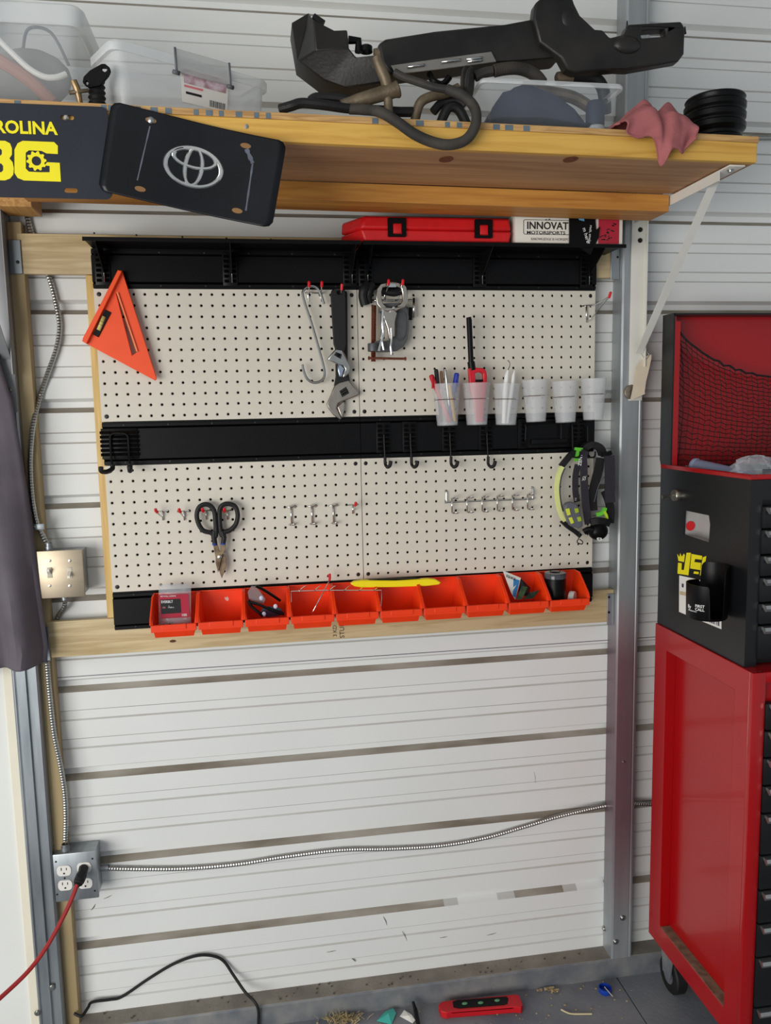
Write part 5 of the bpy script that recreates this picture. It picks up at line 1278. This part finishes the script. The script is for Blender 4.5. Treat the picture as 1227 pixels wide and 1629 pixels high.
# ================================================================== goods on the plank shelf
def tub(T, corners, z0, z1, inset, r, m, name='tub', n=5):
    """rounded four-cornered tub lofted between a smaller bottom and a wider top"""
    c = sum(corners, V((0, 0, 0)))/4
    def ring(f, z):
        cs = [c+(p-c)*f for p in corners]; out = []
        for i in range(4):
            p, a_, b2 = cs[i], cs[i-1], cs[(i+1) % 4]; da, db = (a_-p).normalized(), (b2-p).normalized()
            s, e = p+da*r, p+db*r
            for k in range(n+1):
                t = k/n; q = s*(1-t)**2+p*2*t*(1-t)+e*t*t; out.append(V((q.x, q.y, z)))
        return out
    return ring
def build_tub(T, corners, z0, z1, f0, r, lipz, m, lipm, lid=False):
    ring = tub(T, corners, z0, z1, 0, r, m)
    R_ = [ring(f0-.03, z0), ring(f0, z0+.006), ring(f0+(1-f0)*.5, (z0+z1)/2), ring(1, z1)]
    mb = MB(); k = len(R_[0]); vs = [p for r_ in R_ for p in r_]
    fs = [(i*k+j, i*k+(j+1) % k, (i+1)*k+(j+1) % k, (i+1)*k+j) for i in range(3) for j in range(k)]+[tuple(range(k))]
    mb.add(vs, fs); mb.build('tub', m, T)
    L = [ring(1.0, z1-lipz), ring(1.045, z1-lipz), ring(1.05, z1), ring(1.03, z1+.004), ring(.97, z1+.004)]
    mb = MB(); vs = [p for r_ in L for p in r_]
    fs = [(i*k+j, i*k+(j+1) % k, (i+1)*k+(j+1) % k, (i+1)*k+j) for i in range(len(L)-1) for j in range(k)]
    if lid: fs.append(tuple(range((len(L)-1)*k, len(L)*k)))
    mb.add(vs, fs); mb.build('lid' if lid else 'rim', lipm, T)
RIM = mat('milky_rim_plastic', (232, 236, 238), .3, 0, .02, alpha=.5)
# large tub, mostly out of frame
q = A(131, 100, -.33); x1 = q.x-.004; zs = ST(x1-.42)+.0006
cs = [V((x1-.40, -.33, 0)), V((x1, -.33, 0)), V((x1, -.06, 0)), V((x1-.40, -.06, 0))]
T = thing('storage_tub', 'large clear lidded tub packed with straps at the shelf end', 'storage tub', (x1-.2, -.2, zs))
z1t = A(120, 12, -.33).z
build_tub(T, cs, zs, z1t, .94, .03, .034, CLEARBOX, RIM, True)
T = thing('canvas_pouch', 'grey beige pouch inside the large clear tub', 'pouch', (x1-.11, -.2, zs))
MB().ball((x1-.112, -.235, zs+.109), .075, 16, (1.05, .5, .72)).build('body', mat('grey_beige_canvas', (132, 130, 126), .9, 0, .25, 12, bump=.3), T)
MB().tube(smooth_path([(x1-.12, -.24, zs+.158), (x1-.10, -.27, zs+.185), (x1-.06, -.27, zs+.18), (x1-.035, -.25, zs+.13)], 5), .003, 8).build('cord_loop', GREY_PL, T)
T = thing('folded_cloth', 'dark blue folded cloth at the bottom of the large clear tub', 'cloth', (x1-.2, -.2, zs))
mb = MB(); mb.box((x1-.36, -.29, zs+.008), (x1-.03, -.10, zs+.052), .016); mb.build('fold', NAVY, T)
mb = MB(); mb.box((x1-.36, -.28, zs+.0525), (x1-.205, -.11, zs+.085), .014); mb.build('fold', NAVY, T)
p = [A(-20, 45, -.311), A(15, 80, -.311), A(45, 108, -.311), A(70, 122, -.311), A(90, 123, -.309), A(105, 118, -.303)]
tag(MB().tube(smooth_path(p, 6), .0055, 10).build('white_strap', mat('white_webbing', (226, 226, 222), .5, 0, .04)), 'curved white plastic strap pressed against the large tub wall', 'strap')
p = [A(-10, 92, -.303), A(25, 112, -.303), A(55, 135, -.303), A(85, 165, -.302)]
tag(MB().tube(smooth_path(p, 6), [.012]*19, 10).build('red_brown_strap', mat('red_brown_webbing', (160, 104, 88), .8, 0, .1)), 'red brown strap inside the large clear tub', 'strap')

# small tub set at an angle, with latch and label
zr = A(180, 64, -.405).z
P0 = V((A(181, 64, -.405).x, -.405, 0)); t_ = AZ(424, 132, zr); P1 = V((t_.x, t_.y, 0)); dx_ = (P1-P0).normalized(); dn = V((-dx_.y, dx_.x, 0)); L_ = (P1-P0).length
zs = ST(.02)+.0006
T = thing('storage_tub', 'small clear tub with a snap latch and printed label', 'storage tub', ((P0+P1)/2+dn*.05+V((0, 0, zs))))
cs = [P0, P1, P1+dn*.11, P0+dn*.11]
build_tub(T, cs, zs, zr, .93, .022, .014, MILKY, RIM)
nf = -dn
def ONF(u, z, off=0.): return P0+dx_*(u*L_)+nf*off+V((0, 0, z))
lu0, lu1 = .36, .72
MB().hexa([ONF(lu0, zr-.028, .004), ONF(lu1, zr-.028, .004), ONF(lu1, zr-.028, .010), ONF(lu0, zr-.028, .010)], [ONF(lu0, zr+.014, .002), ONF(lu1, zr+.014, .002), ONF(lu1, zr+.014, .008), ONF(lu0, zr+.014, .008)]).build('latch', mat('clear_latch_plastic', (206, 208, 208), .15, 0, .03, alpha=.5), T, bev=.002)
for u in (lu0, lu1):
    MB().tube([ONF(u, zr+.014, .008), ONF(u, zr-.03, .010)], .0022, 8).build('latch_edge', GREY_PL, T); MB().tube([ONF(u-.02, zr-.03, .009), ONF(u+.02, zr-.03, .009)], .004, 10).build('hinge', GREY_PL, T)
lb = [ONF(.40, zr-.014, .0005), ONF(.72, zr-.014, .0005), ONF(.705, zs+.044, -.003), ONF(.405, zs+.044, -.003)]
# sits just proud of the tapered wall
lb = [p+nf*.003 for p in lb]
lo = MB().prism(lb, dn*.0006).build('label', PAPER, T, smooth=False)
def LP(u, v): return lb[0].lerp(lb[1], u).lerp(lb[3].lerp(lb[2], u), v)+nf*.0005
MB().add([LP(.05, .05), LP(.95, .05), LP(.95, .45), LP(.05, .45)], [(0, 1, 2, 3)]).build('label_photo', mat('label_photo_print', (170, 132, 140), .5, 0, scale=60, col2=(214, 196, 206), thr=(.4, .6)), lo, smooth=False)
mb = MB(); u = .60
random.seed(9)
while u < .93: w = random.uniform(.008, .02); mb.add([LP(u, .76), LP(u+w, .76), LP(u+w, .95), LP(u, .95)], [(0, 1, 2, 3)]); u += w+.014
mb.add([LP(.08, .68), LP(.42, .68), LP(.42, .75), LP(.08, .75)], [(0, 1, 2, 3)])
mb.build('label_print', INK, lo, smooth=False)
MB().add([LP(.05, .5), LP(.45, .5), LP(.45, .56), LP(.05, .56)], [(0, 1, 2, 3)]).build('label_title', mat('pink_label_ink', (226, 120, 130), .5), lo, smooth=False)

# black rubber mount with two ears, brass fitting
o_, s_ = (0, 0), 180/1227
T = thing('rubber_mount', 'black rubber engine mount with two bolt ears', 'engine mount', V((A(152, 150, -.41).x, -.405, ST(.1))))
ym = -.412
MB().prism([Q(x, y, ym) for (x, y) in ((895, 890), (905, 830), (975, 760), (1100, 690), (1140, 690), (1190, 730), (1200, 770), (1180, 820), (1120, 890), (1080, 930), (975, 945), (930, 930))], (0, .006, 0),
           [[Q(x, y, ym) for (x, y) in ((1105, 735), (1150, 735), (1165, 755), (1140, 780), (1110, 765))], [Q(x, y, ym) for (x, y) in ((930, 880), (955, 872), (965, 905), (948, 925), (932, 905))]]).build('ear_plate', BLACK_MT, T, bev=.001)
c = Q(1045, 930, ym+.016); zs = ST(c.x)+.0006
pr = [(.0005, 0), (.016, 0)]
hh = c.z-zs+.01; nrg = 6
for i in range(nrg*2+1): pr.append((.0155 if i % 2 else .0125, .002+hh*i/(nrg*2)))
pr.append((.0005, hh+.003))
MB().lathe(pr, (c.x, ym+.016, zs), (0, 0, 1), 20).build('bellows', BLACK_RB, T)
T = thing('pipe_fitting', 'tarnished metal T fitting beside the rubber mount', 'pipe fitting', V((A(125, 160, -.42).x, -.42, ST(.06))))
MB().tube([Q(800, 880, -.425), Q(835, 960, -.425), Q(860, 1060, -.42), V((Q(870, 1080, -.415).x, -.415, ST(.06)+.002))], [.0062, .0062, .005, .0048], 10).build('stem', mat('old_brass', (150, 126, 92), .4, .7, .2, 60), T)
MB().tube([Q(750, 1005, -.425), Q(960, 980, -.425)], [.004, .0035], 8).build('arm', OLD_BRASS, T)

# long black plastic car panel with its clip strip
T = thing('car_trim_panel', 'long dusty black plastic car panel lying over the hoses', 'car part', A(780, 130, -.33))
o_, s_ = (440, 0), 390/1227
f0, f1 = -.37, -.30
pts = {k: Q(*v) for k, v in dict(a=(75, 112, f1), b=(165, 62, f1), c=(182, 95, f0), d=(196, 256, f0), e=(108, 305, f1), f=(290, 150, f0+.01), g=(355, 148, f0+.01), h=(364, 240, f0), i=(400, 285, f0), j=(490, 275, f0), k=(560, 330, f0), l=(545, 412, f0+.01), m=(345, 437, f0+.02), n=(235, 400, f0+.03)).items()}
mb = MB(); ks = list(pts); front = [pts[k] for k in ks]
ix = {k: i for i, k in enumerate(ks)}
F = [('a', 'b', 'c', 'd', 'e'), ('c', 'f', 'g', 'h', 'd'), ('e', 'd', 'h', 'i', 'n'), ('n', 'i', 'j', 'k', 'l', 'm')]
fs = [tuple(ix[c_] for c_ in f) for f in F]
back = [p+V((0, .07, .0)) for p in front]; N = len(front)
bd = ['a', 'b', 'c', 'f', 'g', 'h', 'i', 'j', 'k', 'l', 'm', 'n', 'e']
fs += [(ix[bd[i]], ix[bd[(i+1) % len(bd)]], ix[bd[(i+1) % len(bd)]]+N, ix[bd[i]]+N) for i in range(len(bd))]
fs.append(tuple(ix[c_]+N for c_ in reversed(bd)))
mb.add(front+back, fs); mb.build('end_scoop', OLD_PL, T, bev=.003)
MB().tube([Q(180, 92, -.315), Q(232, 128, -.315)], .010, 12).build('grommet', BLACK_RB, T)
MB().tube([Q(360, 200, -.345), Q(410, 205, -.345), Q(412, 262, -.345)], .008, 8).build('clip', BLACK_PL, T)
MB().lathe([(.012, 0), (.012, .010), (.009, .012)], Q(450, 262, -.345), (0, 0, 1), 14).build('boss', BLACK_PL, T)
o_, s_ = (0, 0), 1.0
bm_ = [(601, 70), (612, 62), (700, 48), (800, 38), (895, 20), (915, 40), (900, 70), (895, 90), (830, 96), (790, 98), (700, 108), (622, 118), (608, 100)]
MB().prism([Q(x, y, -.378) for (x, y) in bm_], (0, .06, 0)).build('beam', OLD_PL, T, bev=.006)
MB().prism([Q(x, y, -.384) for (x, y) in ((622, 104), (700, 93), (782, 82), (790, 98), (700, 110), (630, 118))], (0, .003, 0)).build('metal_strip', mat('dull_metal_strip', (150, 146, 140), .35, .7, .12, 30), T, bev=.0006)
for (x, y, w) in ((662, 105, 14), (718, 97, 16), (755, 93, 13), (756, 97, 12)):
    a_, b2 = Q(x-w, y+w*.12, -.3865), Q(x+w, y-w*.12, -.3865); MB().tube([a_, b2], .0022, 8).build('spring_clip', CHROME, T)
o_, s_ = (740, 0), 487/1227
fin = [(275, 70), (282, 12), (330, -30), (425, -30), (440, 15), (462, 60), (522, 116), (552, 118), (582, 150), (640, 136), (655, 96), (868, 84), (884, 112), (880, 215), (858, 244), (665, 278), (622, 276), (445, 290), (408, 274), (385, 230), (300, 170)]
MB().prism([Q(x, y, -.392) for (x, y) in fin], (0, .028, 0), [[Q(x, y, -.392) for (x, y) in ((710, 120), (808, 114), (806, 143), (708, 151))]]).build('fin', OLD_PL, T, bev=.004)
MB().ball(Q(650, 180, -.392), .026, 14, (1.1, .35, .65)).build('boss', OLD_PL, T)
MB().ball(Q(410, 75, -.385), .022, 12, (.9, .5, 1.1)).build('boss', OLD_PL, T)
for (x, y) in ((650, 95), (882, 118)): MB().tube([Q(x, y+18, -.386), Q(x, y-12, -.386)], [.003, .001], 6).build('tab', OLD_PL, T)

# hoses and pipes
o_, s_ = (440, 90), 360/1227
T = thing('coolant_hose', 'thick black rubber hose looping down over the shelf front', 'hose', A(700, 230, -.46))
MB().tube(smooth_path([Q(400, 285, -.40), Q(470, 288, -.42), Q(560, 300, -.458), Q(650, 352, -.464), Q(750, 422, -.466), Q(850, 465, -.468), Q(940, 478, -.468), Q(1020, 455, -.468), Q(1068, 400, -.466), Q(1085, 330, -.462), Q(1068, 268, -.45), Q(1010, 212, -.44), Q(925, 178, -.43)], 6), .0096, 12).build('hose', OLD_RB, T)
MB().tube(smooth_path([Q(925, 178, -.43), Q(850, 165, -.425), Q(760, 135, -.42), Q(690, 112, -.415), Q(640, 85, -.41)], 5), .0072, 10).build('hose', OLD_RB, T)
T = thing('pipe_manifold', 'grimy metal T pipe manifold resting on the shelf', 'pipe', V((A(600, 170, -.41).x, -.41, ST(.6))))
MB().tube([Q(545, 5, -.41), Q(555, 40, -.41), Q(590, 120, -.41), Q(610, 190, -.405)], [.0105, .0105, .0108, .0115], 12).build('riser', OLD_BRASS, T)
MB().tube([Q(532, -8, -.41), Q(556, -12, -.41)], .011, 12).build('nut', OLD_BRASS, T)
MB().tube([Q(350, 258, -.40), Q(400, 245, -.40), Q(440, 240, -.40), Q(640, 182, -.41), Q(655, 178, -.41), Q(660, 176, -.41)], [.0078, .009, .0125, .0138, .0155, .0145], 14).build('barrel', OLD_BRASS, T)
MB().tube([Q(600, 205, -.408), Q(606, 240, -.408), V((Q(608, 262, -.405).x, -.405, ST(.63)+.001))], [.0085, .0085, .0095], 12).build('foot', OLD_BRASS, T)
T = thing('wiring_loom', 'flat bundle of black rubber hoses lying on the shelf', 'hose', V((A(520, 170, -.4).x, -.38, ST(.5))))
for pl, r in ((((20, 285, -.40), (80, 268, -.41), (140, 252, -.41), (250, 262, -.41), (340, 275, -.405), (420, 285, -.40)), .009), (((185, 240, -.39), (215, 222, -.39), (290, 222, -.39), (370, 232, -.39), (400, 250, -.39)), .0085), (((430, 285, -.395), (560, 292, -.39), (660, 300, -.388), (760, 300, -.385)), .009)):
    MB().tube(smooth_path([Q(*a_) for a_ in pl], 5), r, 10).build('hose', BLACK_RB, T)
MB().lathe([(.0005, 0), (.006, 0), (.006, .02), (.0005, .02)], Q(48, 270, -.41), (1, 0, .3), 12).build('end_plug', BLACK_RB, T)
T = thing('pipe_manifold', 'grimy pipe stub with a round rubber grommet under the car panel', 'pipe', V((A(700, 190, -.39).x, -.39, ST(.75))))
MB().tube(smooth_path([V((Q(745, 315, -.385).x, -.385, ST(.72)+.010)), Q(775, 260, -.39), Q(830, 220, -.39), Q(920, 200, -.39), Q(990, 170, -.39)], 5), .0092, 12).build('pipe', OLD_BRASS, T)
MB().tube(smooth_path([Q(830, 95, -.37), Q(850, 130, -.38), Q(900, 150, -.38), Q(940, 110, -.38)], 4), .006, 8).build('bracket', BLACK_PL, T)
c = Q(1025, 140, -.405); ax_ = V((.86, -.42, -.12))
MB().lathe([(.0005, -.006), (.018, -.006), (.0255, -.004), (.0285, 0), (.0255, .003), (.0235, .004), (.0235, .006), (.0285, .009), (.0255, .012), (.012, .014), (.0005, .014)], c, ax_, 30).build('grommet', OLD_RB, T)
MB().tube(smooth_path([V((Q(880, 300, -.38).x, -.38, ST(.8)+.010)), Q(930, 280, -.385), Q(990, 290, -.385), V((Q(1040, 320, -.38).x, -.38, ST(.83)+.010))], 4), .0095, 10).build('stub_hose', BLACK_RB, T)
MB().tube(smooth_path([Q(850, 300, -.375), Q(900, 250, -.375), Q(980, 240, -.378), Q(1020, 270, -.38)], 4), .0085, 10).build('stub_hose', BLACK_RB, T)
o_, s_ = (740, 0), 487/1227
p = resample(smooth_path([Q(40, 308, -.40), Q(75, 292, -.402), Q(115, 284, -.405)], 6), .002); MB().tube(p, .0094, 10).build('outlet_hose', OLD_RB, T)
p = resample(smooth_path([Q(115, 285, -.406), Q(160, 276, -.406), Q(210, 274, -.404), Q(255, 286, -.4), Q(290, 308, -.39), Q(310, 335, -.38)], 8), .0014)
MB().tube(p, [.0118 if i % 2 else .0098 for i in range(len(p))], 12).build('corrugated_hose', OLD_RB, T)

# clear open box of cloths and a bottle
T = thing('storage_tub', 'clear open box under the car panel holding dark cloths', 'storage tub', V((A(875, 200, -.33).x, -.34, ST(.95))))
xl_, xr_ = A(769, 140, -.418).x, A(988, 140, -.418).x; zs = ST(1.0)+.006
cs = [V((xl_, -.418, 0)), V((xr_, -.418, 0)), V((xr_, -.25, 0)), V((xl_, -.25, 0))]
ztop_ = A(880, 133, -.418).z
build_tub(T, cs, zs, ztop_, .93, .014, .005, mat('clear_box_plastic', (206, 216, 228), .12, 0, .02, alpha=.11), RIM)
T = thing('folded_cloth', 'dark blue cloths heaped in the clear open box', 'cloth', V(((xl_+xr_)/2, -.33, zs)))
rows = []
for i in range(15):
    row = []
    for j in range(9):
        u, v = i/14, j/8; hgt = (.034+.048*math.exp(-((u-.3)/.25)**2)*(.7+.3*math.sin(7*v))+.03*math.exp(-((u-.62)/.14)**2)+.006*math.sin(17*u+5*v))*min(1, 7*min(u, 1-u, v, 1-v)+.25)
        row.append(V((xl_+.022+(xr_-xl_-.075)*u, -.398+.125*v, zs+.008+hgt)))
    rows.append(row)
MB().grid(rows).build('heap', NAVY, T, solid=.006)
T = thing('bottle', 'small dark bottle with a ribbed pale cap in the clear open box', 'bottle', A(946, 200, -.37))
c = V((A(947, 190, -.385).x, -.385, zs+.0035))
MB().lathe([(.0005, 0), (.019, 0)]+[(.019 if i % 2 else .0182, .012) for i in range(2)]+[(.0175, .013)], c, (0, 0, 1), 40).build('cap', mat('pale_grey_cap', (170, 174, 180), .5, 0, .3, 400), T)
MB().lathe([(.0175, .0132), (.0185, .018), (.0185, .05), (.015, .06), (.0005, .061)], c, (0, 0, 1), 24).build('body', NAVY, T)

o_, s_ = (740, 95), 487/1227
T = thing('pipe_elbow', 'black rubber elbow with a grimy metal collar standing in the clear box', 'pipe', V((A(946, 190, -.33).x, -.335, zs)))
MB().tube(smooth_path([Q(425, 68, -.345), Q(470, 66, -.345), Q(520, 75, -.342), Q(550, 110, -.338), Q(560, 160, -.335), Q(562, 215, -.333)], 5), .0125, 12).build('elbow', BLACK_RB, T)
MB().tube([Q(366, 78, -.345), Q(372, 76, -.345), Q(426, 66, -.345), Q(432, 65, -.345)], [.0085, .0125, .0135, .011], 12).build('collar', OLD_BRASS, T)
MB().tube(smooth_path([Q(230, 110, -.33), Q(330, 130, -.33), Q(430, 150, -.33), Q(500, 190, -.33)], 5), .012, 10).build('lower_pipe', OLD_BRASS, T)
# dusty red rag hanging over the edge
T = thing('shop_rag', 'crumpled dusty red shop rag spilling over the shelf edge', 'rag', V((A(1040, 200, -.42).x, -.42, ST(1.15))))
random.seed(4)
c = A(1040, 196, -.425); rows = []
nu, nv = 44, 40
def fold(u, v):      # soft crossing folds of a bunched cloth
    return .5*math.sin(9*u+3*v+1)+.35*math.sin(4*u-8*v+2)+.25*math.sin(15*u+6*v)+.18*math.sin(7*u+17*v+.7)
xl_, xr_ = A(986, 196, -.44).x, A(1098, 196, -.44).x
for i in range(nu+1):
    u = i/nu; row = []
    x = xl_+(xr_-xl_)*u
    # how far the front hem hangs: one long tongue, then a shorter rounded corner
    hang = .008+.060*math.exp(-((u-.50)/.13)**2)+.036*math.exp(-((u-.80)/.16)**2)+.012*math.exp(-((u-.15)/.12)**2)
    hgt = .050*math.sin(PI*min(1, max(0, u*.97+.02)))**.55
    for j in range(nv+1):
        v = j/nv
        if v < .62:            # heap on the shelf, back to front
            t = v/.62; y = -.375-.082*t; z = ST(x)+.004+hgt*(math.sin(PI*(.10+.74*t))**.8)*(1+.30*fold(u*1.6, t))
            x2 = x+.006*fold(t*2, u)
        else:                  # the hem falls over the edge
            t = (v-.62)/.38; z0_ = ST(x)+.004+hgt*(math.sin(PI*.84)**.8)*(1+.30*fold(u*1.6, 1))
            y = -.457-.010*math.sin(PI*min(1, t*1.2))-.009*(1+fold(u*1.9, .3+t*.4))*(.5+.5*t); z = z0_-(z0_-(ST(x)-.002)+hang)*t
            pull = .5*t*hang/.06; x2 = x+.006*fold(2, u)+pull*((xl_+(xr_-xl_)*(.5 if u < .66 else .8))-x)*.6
        row.append(V((x2, min(y, -.372), max(z, ST(x)+.0022) if y > -.449 else z)))
    rows.append(row)
MB().grid(rows).build('cloth', RAG, T, solid=.002)
# grooved black pulley
c = A(1137, 190, -.36); zs = ST(c.x-.066)+.0006
T = thing('belt_pulley', 'black grooved belt pulley lying flat beside the red rag', 'pulley', V((c.x, -.36, zs)))
ht = A(1137, 158, -.36).z-zs; R0 = .0605
pr = [(.02, 0), (R0*.93, 0), (R0*.96, .004), (R0*.94, .014), (R0*.86, .018), (R0*.86, .024), (R0*.97, .030)]
for i in range(3):
    z = .032+(ht-.036)*i/3; st_ = (ht-.036)/3
    pr += [(R0, z), (R0*1.01, z+st_*.45), (R0*.94, z+st_*.62), (R0*.94, z+st_*.78)]
pr += [(R0*.98, ht-.003), (R0*.95, ht), (R0*.7, ht-.002), (.02, ht-.006), (.02, 0)]
MB().lathe(pr, (c.x, -.36, zs), (0, 0, 1), 44).build('wheel', BLACK_PL, T)

# ================================================================== floor litter
o_, s_ = (480, 1540), 380/1227
def QZ(x, y, z=0.): return AZ(o_[0]+x*s_, o_[1]+y*s_, z)
T = thing('torpedo_level', 'red and black torpedo level lying on the concrete by the rail', 'level', QZ(920, 200, 0))
zl = .020
top = [QZ(x, y, zl) for (x, y) in ((703, 188), (720, 172), (780, 164), (1060, 138), (1108, 134), (1122, 146), (1137, 188), (1128, 200), (1088, 196), (770, 222), (745, 228), (716, 220))]
MB().prism([p-V((0, 0, zl-.0004)) for p in top], (0, 0, zl-.0004)).build('body', mat('red_level_plastic', (196, 22, 34), .45, 0, .06), T, bev=.0015)
MB().prism([QZ(x, y, zl+.0012) for (x, y) in ((776, 172), (800, 164), (1052, 146), (1062, 156), (1058, 182), (1040, 188), (810, 206), (780, 200))], (0, 0, -.002)).build('inlay', BLACK_PL, T)
for (x, y) in ((838, 182), (920, 178), (1005, 166)): MB().ball(QZ(x, y, zl+.0015), .005, 10, (1.6, 1, .5)).build('vial', mat('green_vial', (96, 150, 110), .15), T)
a_, b2 = QZ(768, 229, zl*.5), QZ(1088, 204, zl*.5)
MB().prism([QZ(770, 230, zl*.78), QZ(1086, 205, zl*.78), QZ(1086, 214, zl*.25), QZ(770, 239, zl*.25)], (0, -.0012, .0002)).build('edge_groove', BLACK_PL, T, smooth=False)
c = AZ(963, 1578, 0)
tag(MB().lathe([(.0005, .0005), (.0165, .0005), (.0175, .002), (.018, .014), (.0172, .0145), (.0158, .0145), (.0155, .003), (.0005, .003)], c, (0, 0, 1), 28).build('bottle_closure', BLUE_PL), 'blue plastic bottle cap lying open side up on the concrete', 'bottle cap')
tag(MB().tube(smooth_path([AZ(893, 1606, .003), AZ(903, 1611, .0028), AZ(913, 1613, .0025), AZ(942, 1613, .0025)], 4), .0022, 7).build('twig', mat('pale_straw', (206, 196, 156), .8)), 'pale bent piece of straw on the concrete floor', 'straw')
tag(MB().tube([AZ(962, 1570, .0145), AZ(968, 1577, .017), AZ(975, 1585, .0155)], .0012, 6).build('twig', MATS['pale_straw']), 'short straw bit lying across the blue bottle cap', 'straw')
def scrap(name, pl, lab, cat, m, lift):
    T = thing(name, lab, cat, QZ(*pl[0]))
    P = [QZ(x, y, .0015+lift*k) for (x, y), k in zip(pl, (0, .6, 1, .5, .1))]
    cen = sum(P, V((0, 0, 0)))/len(P)+V((0, 0, lift*.6))
    mb = MB(); mb.add(P+[cen], [(i, (i+1) % len(P), len(P)) for i in range(len(P))]); mb.build('sheet', m, T, smooth=False, solid=.0008); return T, P
scrap('plastic_scrap', ((385, 272), (430, 224), (470, 206), (485, 232), (462, 290)), 'torn teal plastic scrap on the floor by the rail', 'scrap', TEAL, .010)
Tn, P = scrap('paper_scrap', ((505, 248), (528, 216), (565, 240), (584, 268), (570, 284)), 'crumpled white printed paper scrap beside the teal one', 'scrap', PAPER, .006)
tag(MB().tube([QZ(572, 172, .03), QZ(585, 215, .012), QZ(600, 290, .006), QZ(604, 320, .006)], [.004, .006, .0055, .005], 6).build('plastic_strip', BLACK_PL), 'short black plastic strip leaning against the floor rail', 'strip')
def litter(name, lab, cat, gen, m, n):
    mb = MB()
    for i in range(n): gen(mb)
    o = mb.build(name, m, smooth=False); tag(o, lab, cat); o['kind'] = 'stuff'; return o
random.seed(31)
def blade(mb):
    c = QZ(random.gauss(215, 45), random.gauss(268, 18), .002); c.z = .002; c.y = min(c.y, -.02)
    d = V((random.uniform(-1, 1), random.uniform(-.6, .15), random.uniform(.15, .9))).normalized()*random.uniform(.012, .03)
    e = c+d; e.y = min(e.y, -.018); mb.tube([c, (c+e)/2+V((random.uniform(-.003, .003), 0, .002)), e], [.0009, .0008, .0004], 3)
litter('dry_grass', 'tuft of dry grass clippings caught against the floor rail', 'grass', blade, STRAW, 170)
def crumb(mb):
    c = AZ(random.uniform(430, 1020), random.uniform(1560, 1660), 0); 
    if c.y > -.02: c.y = -.02-random.random()*.05
    s = random.uniform(.0008, .0026); mb.box(c+V((-s, -s*.7, .0003)), c+V((s, s*.7, .0003+s)))
litter('floor_crumbs', 'scattered crumbs of dirt and straw on the concrete', 'debris', crumb, STRAW, 130)
def ledge(mb):
    x = random.uniform(-.1, 1.27); y = random.uniform(-.004, .042); s = random.uniform(.0008, .003)
    mb.box((x-s, y-s*.6, .0594), (x+s, y+s*.6, .0594+s*.8))
litter('ledge_crumbs', 'specks of dirt lying along the top of the floor rail', 'debris', ledge, mat('dark_dirt', (84, 76, 68), .9, 0, .3, 80), 50)
for (px, py, r, lb_) in ((872, 1571, .014, 'largest curled dry leaf on the concrete by the floor rail'), (884, 1579, .011, 'curled dry leaf between the largest leaf and the bent straw'), (858, 1576, .008, 'smallest dry leaf on the concrete beside the level end')):
    c = AZ(px, py, .0); c.y = min(c.y, -.026)
    P = [c+V((r*math.cos(t_)*(1+.3*math.sin(3*t_)), .6*r*math.sin(t_), .002+.006*abs(math.sin(2*t_)))) for t_ in [2*PI*i/10 for i in range(10)]]
    mb = MB(); mb.add(P+[c+V((0, 0, .003))], [(i, (i+1) % 10, 10) for i in range(10)])
    tag(mb.build('dry_leaf', STRAW, smooth=False, solid=.0005), lb_, 'leaf', 'dry leaves by the level')
